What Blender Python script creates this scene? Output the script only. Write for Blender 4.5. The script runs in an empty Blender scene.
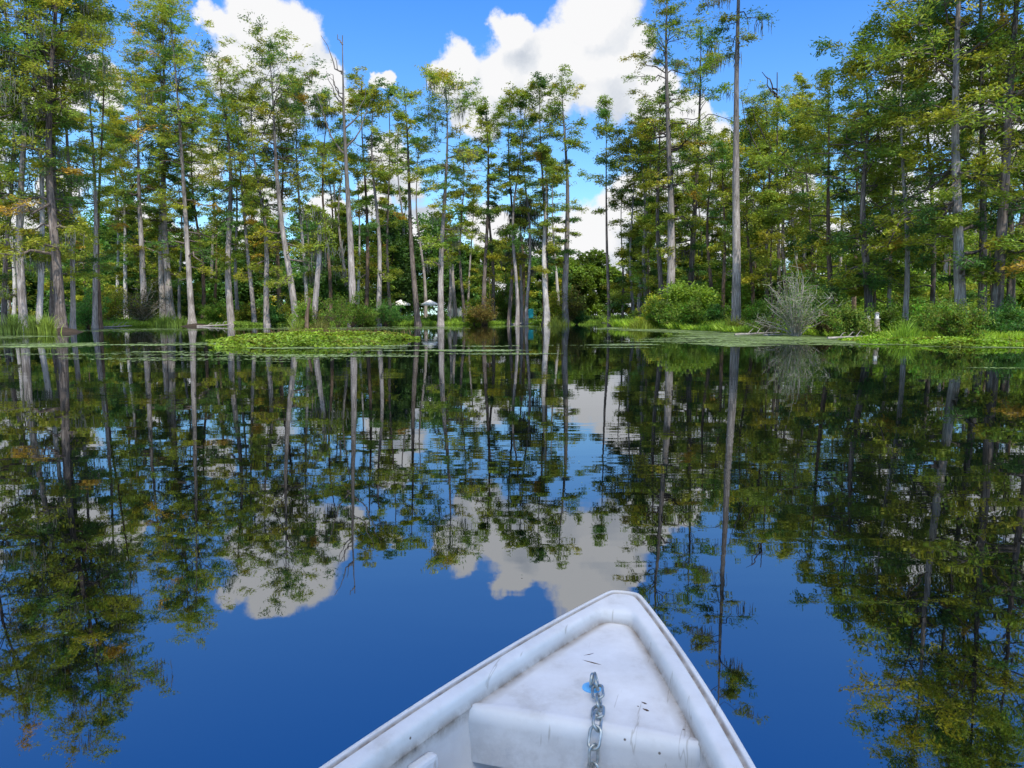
import bpy, math, random
import numpy as np
from mathutils import Vector, Matrix
rng = np.random.default_rng(11)
random.seed(5)
sc = bpy.context.scene
COL = sc.collection
F = 720.0
CAMZ = 1.0
PITCH = math.radians(5.4)
CP, SP = math.cos(PITCH), math.sin(PITCH)
R = math.radians

# ------------------------------------------------------------------ survey helpers
def ground(px, D, dz=-1.0):
    return (px - 512) / F * (D * CP - dz * SP)
def height_at(y, D):
    return CAMZ + D * math.tan(math.atan((384 - y) / F) - PITCH)
def direction(px, py):
    u = (px - 512) / F; v = (384 - py) / F
    d = Vector((u, CP + v * SP, -SP + v * CP)); return d.normalized()

# ------------------------------------------------------------------ scene helpers
def tag(o, label=None, cat=None, group=None, kind=None):
    if label: o['label'] = label
    if cat: o['category'] = cat
    if group: o['group'] = group
    if kind: o['kind'] = kind
    return o
def empty(name, loc, label=None, cat=None, group=None, rz=0.0):
    o = bpy.data.objects.new(name, None); COL.objects.link(o)
    o.location = loc; o.rotation_euler = (0, 0, rz); o.empty_display_size = .2
    return tag(o, label, cat, group)
def link(name, me, mat, parent=None, smooth=False):
    o = bpy.data.objects.new(name, me); COL.objects.link(o)
    if mat: me.materials.append(mat)
    if parent: o.parent = parent
    if smooth: me.polygons.foreach_set('use_smooth', np.ones(len(me.polygons), dtype=bool))
    return o
def mesh_np(name, V, Fc, color=None, attr=None):
    """V (n,3); Fc (m,k) faces all with k corners; color (m,3) per face"""
    me = bpy.data.meshes.new(name)
    V = np.asarray(V, dtype=np.float32); Fc = np.asarray(Fc, dtype=np.int32)
    n, (m, k) = len(V), Fc.shape
    me.vertices.add(n); me.vertices.foreach_set('co', V.ravel())
    me.loops.add(m * k); me.loops.foreach_set('vertex_index', Fc.ravel())
    me.polygons.add(m)
    me.polygons.foreach_set('loop_start', np.arange(0, m * k, k, dtype=np.int32))
    try: me.polygons.foreach_set('loop_total', np.full(m, k, dtype=np.int32))
    except Exception: pass
    me.update(calc_edges=True)
    if color is not None:
        a = me.attributes.new('tint', 'FLOAT_COLOR', 'FACE')
        c = np.ones((m, 4), dtype=np.float32); c[:, :3] = color
        a.data.foreach_set('color', c.ravel())
    return me
class MB:
    def __init__(s): s.v = []; s.f = []
    def quadgrid(s, P, close_u=False, close_v=False):
        b = len(s.v); nu, nv = len(P), len(P[0])
        for r in P:
            for p in r: s.v.append(tuple(p))
        for i in range(nu if close_u else nu - 1):
            for j in range(nv if close_v else nv - 1):
                i2, j2 = (i + 1) % nu, (j + 1) % nv
                s.f.append((b + i*nv + j, b + i*nv + j2, b + i2*nv + j2, b + i2*nv + j))
    def box(s, c, d, rz=0, M=None):
        b = len(s.v); x, y, z = d[0]/2, d[1]/2, d[2]/2
        ca, sa = math.cos(rz), math.sin(rz)
        for dx in (-x, x):
            for dy in (-y, y):
                for dz in (-z, z):
                    p = Vector((c[0] + dx*ca - dy*sa, c[1] + dx*sa + dy*ca, c[2] + dz))
                    s.v.append(tuple(M @ p if M else p))
        for f in ((0,1,3,2),(4,6,7,5),(0,4,5,1),(2,3,7,6),(0,2,6,4),(1,5,7,3)): s.f.append(tuple(b+i for i in f))
    def poly(s, pts):
        b = len(s.v); s.v += [tuple(p) for p in pts]; s.f.append(tuple(range(b, b+len(pts))))
    def tube(s, pts, rad, k=8, closed=False):
        pts = [Vector(p) for p in pts]; n = len(pts); rings = []
        if not hasattr(rad, '__len__'): rad = [rad]*n
        ref = Vector((0.13, 0.21, 1)).normalized()
        prevu = None
        for i, p in enumerate(pts):
            if closed: t = pts[(i+1) % n] - pts[i-1]
            else: t = pts[min(i+1, n-1)] - pts[max(i-1, 0)]
            t.normalize()
            u = t.cross(ref) if prevu is None else prevu - t*prevu.dot(t)
            if u.length < 1e-4: u = t.cross(Vector((1, 0, 0)))
            u.normalize(); prevu = u; w = t.cross(u)
            rings.append([p + (u*math.cos(a) + w*math.sin(a))*rad[i] for a in [2*math.pi*j/k for j in range(k)]])
        s.quadgrid(rings, close_u=closed, close_v=True)
        if not closed:
            s.poly(list(reversed(rings[0]))); s.poly(rings[-1])
    def build(s, name, mat, parent=None, smooth=False, M=None, bevel=0):
        me = bpy.data.meshes.new(name)
        v = [tuple(M @ Vector(p)) for p in s.v] if M else s.v
        me.from_pydata(v, [], s.f); me.update()
        o = link(name, me, mat, parent, smooth)
        if bevel:
            b = o.modifiers.new('bevel', 'BEVEL'); b.width = bevel; b.segments = 2; b.limit_method = 'ANGLE'
        return o

def tubes_np(P, Rd, k=4):
    """P (M,n,3) polylines, Rd (M,n) radii -> V, F"""
    M, n, _ = P.shape
    T = np.empty_like(P); T[:, 1:-1] = P[:, 2:] - P[:, :-2]; T[:, 0] = P[:, 1] - P[:, 0]; T[:, -1] = P[:, -1] - P[:, -2]
    T /= np.linalg.norm(T, axis=2, keepdims=True) + 1e-9
    ref = np.where(np.abs(T[..., 2:3]) > .85, np.array([1., 0, 0]), np.array([0, 0, 1.]))
    U = np.cross(T, ref); U /= np.linalg.norm(U, axis=2, keepdims=True) + 1e-9
    W = np.cross(T, U)
    a = np.arange(k) * 2 * np.pi / k
    ring = P[:, :, None] + (U[:, :, None] * np.cos(a)[None, None, :, None] + W[:, :, None] * np.sin(a)[None, None, :, None]) * Rd[:, :, None, None]
    V = ring.reshape(-1, 3)
    i = np.arange(M)[:, None, None] * n * k; j = np.arange(n - 1)[None, :, None] * k; q = np.arange(k)[None, None, :]
    q2 = (q + 1) % k
    Fc = np.stack([i + j + q, i + j + q2, i + j + k + q2, i + j + k + q], -1).reshape(-1, 4)
    return V, Fc

# ------------------------------------------------------------------ materials
def new_mat(name):
    m = bpy.data.materials.new(name); m.use_nodes = True
    nt = m.node_tree; nt.nodes.clear()
    out = nt.nodes.new('ShaderNodeOutputMaterial')
    return m, nt, out
def N(nt, t, **kw):
    n = nt.nodes.new('ShaderNode' + t)
    for k, v in kw.items():
        if k.startswith('i_'): n.inputs[k[2:].replace('_', ' ')].default_value = v
        else: setattr(n, k, v)
    return n
def ramp(nt, fac, stops, interp='LINEAR'):
    r = nt.nodes.new('ShaderNodeValToRGB'); e = r.color_ramp.elements; r.color_ramp.interpolation = interp
    while len(e) < len(stops): e.new(.5)
    for i, (p, c) in enumerate(stops):
        e[i].position = p; e[i].color = (*c, 1) if len(c) == 3 else c
    nt.links.new(fac, r.inputs[0]); return r
def leaf_mat(name, trans=.35, rough=.6, gain=1.0):
    m, nt, out = new_mat(name); L = nt.links.new
    at = N(nt, 'Attribute', attribute_name='tint')
    oi = N(nt, 'ObjectInfo')
    hs = N(nt, 'HueSaturation'); L(at.outputs['Color'], hs.inputs['Color'])
    mp = N(nt, 'MapRange'); L(oi.outputs['Random'], mp.inputs[0]); mp.inputs[3].default_value = .8*gain; mp.inputs[4].default_value = 1.2*gain
    L(mp.outputs[0], hs.inputs['Value'])
    p = N(nt, 'BsdfPrincipled', i_Roughness=rough); p.inputs['Specular IOR Level'].default_value = .2
    L(hs.outputs[0], p.inputs['Base Color'])
    t = N(nt, 'BsdfTranslucent')
    mc = N(nt, 'MixRGB', blend_type='MULTIPLY'); mc.inputs[0].default_value = 1; mc.inputs[2].default_value = (1.3, 1.25, .5, 1)
    L(hs.outputs[0], mc.inputs[1]); L(mc.outputs[0], t.inputs['Color'])
    mx = N(nt, 'MixShader'); mx.inputs[0].default_value = trans
    L(p.outputs[0], mx.inputs[1]); L(t.outputs[0], mx.inputs[2]); L(mx.outputs[0], out.inputs[0])
    return m
LEAF = leaf_mat('cypress_foliage', .34, gain=1.38)
LEAF2 = leaf_mat('broadleaf_foliage', .45, .5, gain=1.2)
GRASSM = leaf_mat('water_plants', .4, .5)
PADM = leaf_mat('duckweed', .05, .6)
PADM.node_tree.nodes['Mix Shader'].inputs[0].default_value = .03

def bark_mat(name, c1, c2, c3, bump=.6):
    m, nt, out = new_mat(name); L = nt.links.new
    tc = N(nt, 'TexCoord'); mp = N(nt, 'Mapping'); mp.inputs['Scale'].default_value = (5, 5, .55)
    L(tc.outputs['Object'], mp.inputs[0])
    n1 = N(nt, 'TexNoise', i_Scale=2.2, i_Detail=7.0, i_Roughness=.7, i_Distortion=.6); L(mp.outputs[0], n1.inputs['Vector'])
    n2 = N(nt, 'TexNoise', i_Scale=.5, i_Detail=4.0); L(tc.outputs['Object'], n2.inputs['Vector'])
    r1 = ramp(nt, n1.outputs[0], [(.33, c1), (.5, c2), (.68, c3)])
    r2 = ramp(nt, n2.outputs[0], [(.35, (.6, .57, .53)), (.65, (1.25, 1.22, 1.2))])
    mx = N(nt, 'MixRGB', blend_type='MULTIPLY'); mx.inputs[0].default_value = .8
    L(r1.outputs[0], mx.inputs[1]); L(r2.outputs[0], mx.inputs[2])
    # dark damp collar near the water
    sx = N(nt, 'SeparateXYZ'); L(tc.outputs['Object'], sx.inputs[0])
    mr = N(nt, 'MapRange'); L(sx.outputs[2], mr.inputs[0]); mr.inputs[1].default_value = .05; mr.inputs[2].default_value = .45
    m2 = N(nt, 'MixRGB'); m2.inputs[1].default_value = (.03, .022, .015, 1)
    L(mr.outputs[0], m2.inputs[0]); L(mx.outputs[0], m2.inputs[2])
    mu = N(nt, 'MapRange', interpolation_type='SMOOTHSTEP'); L(sx.outputs[2], mu.inputs[0]); mu.inputs[1].default_value = 5; mu.inputs[2].default_value = 17; mu.inputs[3].default_value = 1; mu.inputs[4].default_value = .42  # shade of the upper trunk painted into the bark, darker with height
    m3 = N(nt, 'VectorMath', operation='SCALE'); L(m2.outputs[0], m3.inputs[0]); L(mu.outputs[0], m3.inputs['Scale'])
    p = N(nt, 'BsdfPrincipled', i_Roughness=.9); p.inputs['Specular IOR Level'].default_value = .15
    L(m3.outputs[0], p.inputs['Base Color'])
    b = N(nt, 'Bump', i_Strength=bump, i_Distance=.05); L(n1.outputs[0], b.inputs['Height']); L(b.outputs[0], p.inputs['Normal'])
    L(p.outputs[0], out.inputs[0]); return m
BARK = {
 'grey': bark_mat('grey_cypress_bark', (.10, .085, .075), (.30, .27, .25), (.53, .49, .46)),
 'dark': bark_mat('dark_cypress_bark', (.045, .037, .03), (.14, .115, .10), (.32, .275, .24)),
 'pale': bark_mat('pale_bleached_bark', (.22, .20, .18), (.48, .45, .42), (.7, .67, .63)),
 'brown': bark_mat('brown_cypress_bark', (.05, .035, .025), (.15, .105, .075), (.28, .2, .15)),
}
def plain(name, col, rough=.6, metal=0.0, spec=.3, var=.15, scale=30.0, bump=0.0, vec='Object'):
    m, nt, out = new_mat(name); L = nt.links.new
    tc = N(nt, 'TexCoord'); n = N(nt, 'TexNoise', i_Scale=scale, i_Detail=5.0); L(tc.outputs[vec], n.inputs['Vector'])
    lo = tuple(c*(1-var) for c in col); hi = tuple(min(1, c*(1+var)) for c in col)
    r = ramp(nt, n.outputs[0], [(.3, lo), (.7, hi)])
    p = N(nt, 'BsdfPrincipled', i_Roughness=rough, i_Metallic=metal); p.inputs['Specular IOR Level'].default_value = spec
    L(r.outputs[0], p.inputs['Base Color'])
    if bump:
        b = N(nt, 'Bump', i_Strength=bump, i_Distance=.01); L(n.outputs[0], b.inputs['Height']); L(b.outputs[0], p.inputs['Normal'])
    L(p.outputs[0], out.inputs[0]); return m
MOSS = plain('spanish_moss', (.13, .135, .105), .9, var=.3, scale=3)
TWIG = plain('grey_twigs', (.32, .29, .25), .9, var=.3, scale=3)
BROWNST = plain('dry_brown_stems', (.14, .09, .05), .9, var=.35, scale=4)

# ------------------------------------------------------------------ world : sky and clouds
SUN_EL, SUN_AZ = R(54), R(160)     # azimuth clockwise from +Y : behind the boat, to the left
sun_dir = Vector((math.sin(SUN_AZ)*math.cos(SUN_EL), math.cos(SUN_AZ)*math.cos(SUN_EL), math.sin(SUN_EL)))
w = bpy.data.worlds.new("World"); sc.world = w; w.use_nodes = True
nt = w.node_tree; nt.nodes.clear(); L = nt.links.new
wo = nt.nodes.new('ShaderNodeOutputWorld'); bg = nt.nodes.new('ShaderNodeBackground')
sky = nt.nodes.new('ShaderNodeTexSky'); sky.sky_type = 'NISHITA'; sky.sun_disc = False
sky.sun_elevation = SUN_EL; sky.sun_rotation = SUN_AZ; sky.air_density = 1.0; sky.dust_density = .4; sky.ozone_density = 2.0
STR = .12
bg.inputs['Strength'].default_value = STR
# cloud field as a node group of puffs (direction, angular radius)
puffs = [(600,20,46),(606,68,50),(562,58,46),(514,34,27),(502,82,40),(457,72,30),(434,76,19),(478,106,30),(542,92,38),(640,45,22),
 (255,25,36),(218,20,22),(290,42,36),(318,72,26),(240,70,36),(296,92,34),(338,98,17),(268,120,26),
 (95,78,22),(112,98,14),(70,98,22),(30,110,24),(380,75,11),(352,90,10),
 (392,158,28),(412,185,22),(380,200,24),(598,245,42),(572,272,36),(634,212,34),(655,196,30),(610,285,40),(560,235,22),
 (492,232,30),(505,280,44),(455,282,30),(540,268,30),(700,165,44),(725,205,44),(690,235,46),(706,120,20),
 (930,70,40),(955,110,46),(905,105,30),(985,60,40),(1010,130,50),(890,140,22),(850,255,40),(815,230,26),(760,250,36),
 (20,230,50),(60,262,44),(130,262,34),(205,160,22),(190,250,30),(-60,150,60),(1090,150,70),(1080,60,50),(-60,60,30),
 (330,270,40),(260,280,30),(900,280,50),(980,270,50),(720,-120,24),(655,98,26),(674,126,26),(716,142,28),(150,232,30),(262,206,26),(322,222,30),(425,240,34),(228,236,26),(60,190,28),(880,180,26),(920,210,30),(800,190,24),(14,110,24),(-200,100,90),(1250,100,90)]
# unseen clouds added behind the boat and overhead for fill light (azimuth, elevation, radius in degrees)
back = [(120, 40, 22), (150, 62, 16), (215, 55, 22), (255, 38, 20), (20, 78, 16), (95, 62, 14), (285, 55, 14), (275, 75, 14)]
g = bpy.data.node_groups.new('cloud_field', 'ShaderNodeTree')
g.interface.new_socket('Vector', in_out='INPUT', socket_type='NodeSocketVector')
g.interface.new_socket('Field', in_out='OUTPUT', socket_type='NodeSocketFloat')
gi = g.nodes.new('NodeGroupInput'); go = g.nodes.new('NodeGroupOutput')
prev = None
for q_ in puffs+[(R(a_), R(e_), R(r_), 0) for a_, e_, r_ in back]:
    if len(q_) == 3:
        px, py, r = q_; d = direction(px, py)
        c = math.cos(math.atan(math.hypot(px-512, py-384)/F)); ang = r/F*c*1.05
    else:
        d = Vector((math.sin(q_[0])*math.cos(q_[1]), math.cos(q_[0])*math.cos(q_[1]), math.sin(q_[1]))); ang = q_[2]
    dn = N(g, 'VectorMath', operation='DISTANCE'); g.links.new(gi.outputs[0], dn.inputs[0]); dn.inputs[1].default_value = d
    m1 = N(g, 'Math', operation='MULTIPLY_ADD'); g.links.new(dn.outputs['Value'], m1.inputs[0]); m1.inputs[1].default_value = -1/ang; m1.inputs[2].default_value = 1.0
    if prev is None: prev = m1.outputs[0]
    else:
        mx = N(g, 'Math', operation='SMOOTH_MAX'); g.links.new(prev, mx.inputs[0]); g.links.new(m1.outputs[0], mx.inputs[1]); mx.inputs[2].default_value = .25
        prev = mx.outputs[0]
g.links.new(prev, go.inputs[0])
tc = N(nt, 'TexCoord')
nz = N(nt, 'TexNoise', i_Scale=9.0, i_Detail=9.0, i_Roughness=.62); L(tc.outputs['Generated'], nz.inputs['Vector'])
nrm = N(nt, 'VectorMath', operation='NORMALIZE'); L(tc.outputs['Generated'], nrm.inputs[0])
L(nrm.outputs[0], nz.inputs['Vector'])
sub = N(nt, 'VectorMath', operation='SUBTRACT'); L(nz.outputs['Color'], sub.inputs[0]); sub.inputs[1].default_value = (.5, .5, .5)
scl = N(nt, 'VectorMath', operation='SCALE'); L(sub.outputs[0], scl.inputs[0]); scl.inputs['Scale'].default_value = .085
add = N(nt, 'VectorMath', operation='ADD'); L(nrm.outputs[0], add.inputs[0]); L(scl.outputs[0], add.inputs[1])
g1 = N(nt, 'Group'); g1.node_tree = g; L(add.outputs[0], g1.inputs[0])
up = N(nt, 'VectorMath', operation='ADD'); L(add.outputs[0], up.inputs[0]); up.inputs[1].default_value = (-.012, 0, .03)
g2 = N(nt, 'Group'); g2.node_tree = g; L(up.outputs[0], g2.inputs[0])
nf = N(nt, 'TexNoise', i_Scale=30.0, i_Detail=7.0, i_Roughness=.6); L(nrm.outputs[0], nf.inputs['Vector'])
ma = N(nt, 'Math', operation='MULTIPLY_ADD'); L(nf.outputs[0], ma.inputs[0]); ma.inputs[1].default_value = .5; ma.inputs[2].default_value = -.25
fs = N(nt, 'Math', operation='ADD'); L(g1.outputs[0], fs.inputs[0]); L(ma.outputs[0], fs.inputs[1])
cov = N(nt, 'MapRange', interpolation_type='SMOOTHSTEP'); L(fs.outputs[0], cov.inputs[0]); cov.inputs[1].default_value = .0; cov.inputs[2].default_value = .26
# light and shade inside a cloud
df = N(nt, 'Math', operation='SUBTRACT'); L(g1.outputs[0], df.inputs[0]); L(g2.outputs[0], df.inputs[1])
nm = N(nt, 'TexNoise', i_Scale=14.0, i_Detail=6.0, i_Roughness=.55); L(add.outputs[0], nm.inputs['Vector'])
sh = N(nt, 'Math', operation='MULTIPLY_ADD'); L(df.outputs[0], sh.inputs[0]); sh.inputs[1].default_value = .55; L(nm.outputs[0], sh.inputs[2])
cr = ramp(nt, sh.outputs[0], [(.18, (.62, .67, .75)), (.40, (.82, .85, .90)), (.58, (.98, .98, .99))])
sdt = N(nt, 'VectorMath', operation='DOT_PRODUCT'); L(nrm.outputs[0], sdt.inputs[0]); sdt.inputs[1].default_value = sun_dir
smr = N(nt, 'MapRange', interpolation_type='SMOOTHSTEP'); L(sdt.outputs['Value'], smr.inputs[0]); smr.inputs[1].default_value = .1; smr.inputs[2].default_value = .9; smr.inputs[3].default_value = .97/STR; smr.inputs[4].default_value = 1.9/STR
cs = N(nt, 'VectorMath', operation='SCALE'); L(cr.outputs[0], cs.inputs[0]); L(smr.outputs[0], cs.inputs['Scale'])
szz = N(nt, 'SeparateXYZ'); L(nrm.outputs[0], szz.inputs[0])
mrz = N(nt, 'MapRange'); L(szz.outputs[2], mrz.inputs[0]); mrz.inputs[1].default_value = .15; mrz.inputs[2].default_value = .6
gcol = N(nt, 'MixRGB'); gcol.inputs[1].default_value = (1.05, 1.55, 1.9, 1); gcol.inputs[2].default_value = (.20, 1.12, 2.5, 1); L(mrz.outputs[0], gcol.inputs[0])
hs = N(nt, 'MixRGB', blend_type='MULTIPLY'); hs.inputs[0].default_value = 1; L(gcol.outputs[0], hs.inputs[2])
L(sky.outputs[0], hs.inputs[1])
mixc = N(nt, 'MixRGB'); L(cov.outputs[0], mixc.inputs[0]); L(hs.outputs[0], mixc.inputs[1]); L(cs.outputs[0], mixc.inputs[2])
L(mixc.outputs[0], bg.inputs['Color']); L(bg.outputs[0], wo.inputs[0])
sl = bpy.data.lights.new('sun', 'SUN'); sl.energy = 5.4; sl.angle = R(1.0); sl.color = (1, .95, .86)
so = bpy.data.objects.new('sun', sl); COL.objects.link(so); so.rotation_euler = (-sun_dir).to_track_quat('-Z', 'Y').to_euler()
so.location = (0, 0, 60)

# ------------------------------------------------------------------ camera
cam = bpy.data.cameras.new('camera'); co = bpy.data.objects.new('camera', cam); COL.objects.link(co)
cam.sensor_width = 36; cam.lens = F/1024*36; cam.clip_end = 3000; cam.clip_start = .05
co.location = (0, 0, CAMZ); co.rotation_euler = (R(90) - PITCH, 0, 0); sc.camera = co

# ------------------------------------------------------------------ terrain
shore = [(-4.0, 70), (-1.3, 60), (-.9, 58), (-.71, 62), (-.57, 68), (-.43, 78), (-.29, 76), (-.12, 80), (-.05, 88), (.05, 88), (.078, 118), (.125, 118), (.14, 66), (.2, 58), (.31, 46), (.43, 38), (.5, 34), (.56, 32), (.63, 31), (.71, 30), (.9, 26), (1.4, 24), (4.0, 30)]
_a = np.array([math.atan(s[0]) for s in shore]); _d = np.array([s[1] for s in shore], float)
def rs(th):       # planar distance along the lake axis at azimuth th, measured as radius
    th = np.asarray(th, float)
    d = np.interp(th, _a, _d)
    r = np.where(np.abs(th) < 1.32, d/np.cos(np.clip(th, -1.32, 1.32)), 0)
    r = np.where(np.abs(th) >= 1.32, 110.0 + 0*th, np.minimum(r, 110.0))
    return r + .9*np.sin(th*41) + .5*np.sin(th*97+1) + .3*np.sin(th*213)
def gz(x, y):
    r = np.hypot(x, y); th = np.arctan2(x, y); e = r - rs(th)
    return np.where(e > 0, .16*(1 - np.exp(-e*.5)) + .012*np.minimum(e, 60), np.maximum(e*.12, -.9)) + .03*np.sin(x*.9)*np.cos(y*.7)*(e > 1)
th = np.linspace(-math.pi, math.pi, 721)[:-1]
offs = np.concatenate([[-200, -30, -12, -6, -3, -1.5, -.7, 0, .4, .9, 1.6, 2.6, 4, 6, 9, 13, 18, 26, 38, 60, 100, 200, 500, 1200]])
T, O = np.meshgrid(th, offs, indexing='ij')
RR = np.maximum(rs(T) + O, 0.02*(O+201)); X = RR*np.sin(T); Y = RR*np.cos(T); Z = gz(X, Y)
nT, nO = T.shape
i = np.arange(nT)[:, None]; j = np.arange(nO-1)[None, :]; i2 = (i+1) % nT
Fc = np.stack([i*nO+j, i*nO+j+1, i2*nO+j+1, i2*nO+j], -1).reshape(-1, 4)
gm, nt, out = new_mat('forest_floor'); L = nt.links.new
tc = N(nt, 'TexCoord'); n1 = N(nt, 'TexNoise', i_Scale=.35, i_Detail=8.0, i_Roughness=.7); L(tc.outputs['Object'], n1.inputs['Vector'])
n2 = N(nt, 'TexNoise', i_Scale=6.0, i_Detail=6.0); L(tc.outputs['Object'], n2.inputs['Vector'])
r1 = ramp(nt, n1.outputs[0], [(.35, (.07, .05, .03)), (.5, (.09, .11, .03)), (.65, (.16, .22, .04))])
r2 = ramp(nt, n2.outputs[0], [(.3, (.5, .5, .5)), (.7, (1.3, 1.3, 1.3))])
mx = N(nt, 'MixRGB', blend_type='MULTIPLY'); mx.inputs[0].default_value = 1; L(r1.outputs[0], mx.inputs[1]); L(r2.outputs[0], mx.inputs[2])
p = N(nt, 'BsdfPrincipled', i_Roughness=.95); L(mx.outputs[0], p.inputs['Base Color']); L(p.outputs[0], out.inputs[0])
tag(link('ground', mesh_np('ground', np.stack([X, Y, Z], -1).reshape(-1, 3), Fc), gm, smooth=True), 'dark muddy forest floor and lake bed around the water', 'ground', kind='structure')

# water
wm, nt, out = new_mat('dark_swamp_water'); L = nt.links.new
tc = N(nt, 'TexCoord')
mp = N(nt, 'Mapping'); mp.inputs['Scale'].default_value = (.55, 1.6, 1); L(tc.outputs['Object'], mp.inputs[0])
n1 = N(nt, 'TexNoise', i_Scale=1.1, i_Detail=3.0, i_Roughness=.5); L(mp.outputs[0], n1.inputs['Vector'])
mp2 = N(nt, 'Mapping'); mp2.inputs['Scale'].default_value = (.12, .3, 1); L(tc.outputs['Object'], mp2.inputs[0])
n2 = N(nt, 'TexNoise', i_Scale=1.0, i_Detail=2.0); L(mp2.outputs[0], n2.inputs['Vector'])
b = N(nt, 'Bump', i_Strength=1.0, i_Distance=.0028); 
am = ramp(nt, n2.outputs[0], [(.42, (.25, .25, .25)), (.62, (1, 1, 1))])
ml = N(nt, 'Math', operation='MULTIPLY'); L(n1.outputs[0], ml.inputs[0]); L(am.outputs[0], ml.inputs[1])
L(ml.outputs[0], b.inputs['Height'])
# small rings spreading from the hull
def rings(cx, cy, r0, wid, amp, freq):
    s = N(nt, 'VectorMath', operation='DISTANCE'); L(tc.outputs['Object'], s.inputs[0]); s.inputs[1].default_value = (cx, cy, 0)
    si = N(nt, 'Math', operation='MULTIPLY'); L(s.outputs['Value'], si.inputs[0]); si.inputs[1].default_value = freq
    sn = N(nt, 'Math', operation='SINE'); L(si.outputs[0], sn.inputs[0])
    e = N(nt, 'MapRange', interpolation_type='SMOOTHSTEP'); L(s.outputs['Value'], e.inputs[0]); e.inputs[1].default_value = r0; e.inputs[2].default_value = r0+wid; e.inputs[3].default_value = 1; e.inputs[4].default_value = 0
    m = N(nt, 'Math', operation='MULTIPLY'); L(sn.outputs[0], m.inputs[0]); L(e.outputs[0], m.inputs[1])
    m2 = N(nt, 'Math', operation='MULTIPLY'); L(m.outputs[0], m2.inputs[0]); m2.inputs[1].default_value = amp
    return m2
ra = rings(.95, .75, .15, .7, .5, 150); rb = rings(-.75, .55, .2, .7, .4, 170); rc = rings(1.25, 1.9, .06, .22, .0, 190)
s1 = N(nt, 'Math', operation='ADD'); L(ra.outputs[0], s1.inputs[0]); L(rb.outputs[0], s1.inputs[1])
s2 = N(nt, 'Math', operation='ADD'); L(s1.outputs[0], s2.inputs[0]); L(rc.outputs[0], s2.inputs[1])
b2 = N(nt, 'Bump', i_Strength=1.0, i_Distance=.0016); L(s2.outputs[0], b2.inputs['Height']); L(b.outputs[0], b2.inputs['Normal'])
fr = N(nt, 'Fresnel', i_IOR=4.2); L(b2.outputs[0], fr.inputs['Normal'])
gl = N(nt, 'BsdfGlossy', i_Roughness=.012); gl.inputs['Color'].default_value = (.90, .93, .97, 1); L(b2.outputs[0], gl.inputs['Normal'])
dfz = N(nt, 'BsdfDiffuse'); dfz.inputs['Color'].default_value = (.0012, .0018, .0022, 1)
mx = N(nt, 'MixShader'); L(fr.outputs[0], mx.inputs[0]); L(dfz.outputs[0], mx.inputs[1]); L(gl.outputs[0], mx.inputs[2]); L(mx.outputs[0], out.inputs[0])
def hull_hole(): pass
wv = []; wf = []
K = 96
radii = [1.9, 4, 8, 16, 32, 64, 128, 260]
# ------------------------------------------------------------------ leaves
def leaf_mesh(name, C, Dv, n, spread, flat, ll, lw, color, tilt=.5, fan=1.0, droop=-.1, cvar=.25):
    """C (K,3) cluster centres, Dv (K,3) growth directions, color (K,3)"""
    K = len(C)
    idx = np.repeat(np.arange(K), n); m = len(idx)
    off = rng.normal(0, 1, (m, 3)); off *= np.array([1, 1, flat])
    sp = spread if np.isscalar(spread) else spread[idx][:, None]
    c = C[idx] + off*sp*.6
    a = Dv[idx] + rng.normal(0, fan, (m, 3))*np.array([1, 1, .45]); a[:, 2] += droop
    a /= np.linalg.norm(a, axis=1, keepdims=True)+1e-9
    nn = rng.normal(0, tilt, (m, 3)); nn[:, 2] += 1
    b = np.cross(a, nn); b /= np.linalg.norm(b, axis=1, keepdims=True)+1e-9
    l = ll*rng.uniform(.6, 1.3, (m, 1)); w_ = lw*rng.uniform(.6, 1.3, (m, 1))
    V = np.stack([c-a*l*.5, c+b*w_*.5, c+a*l*.5, c-b*w_*.5], 1).reshape(-1, 3)
    Fc = np.arange(m*4).reshape(-1, 4)
    col = color[idx]*rng.uniform(1-cvar, 1+cvar, (m, 1))*rng.uniform(.9, 1.1, (m, 3))
    return V, Fc, col
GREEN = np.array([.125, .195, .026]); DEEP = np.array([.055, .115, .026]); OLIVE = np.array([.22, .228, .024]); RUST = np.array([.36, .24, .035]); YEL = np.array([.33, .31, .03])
def mixcol(K, warm, base=GREEN):
    u = rng.uniform(0, 1, K)[:, None]; v = rng.uniform(0, 1, K)[:, None]
    c = base*(1-u)+OLIVE*u*(.6+.6*warm)
    c = np.where(v < .11*warm, YEL*(.6+.5*u), c); c = np.where(v < .022*warm, RUST*(.6+.5*u), c)
    c = np.where(v > .80, DEEP*(.8+.6*u), c)
    return c

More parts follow.
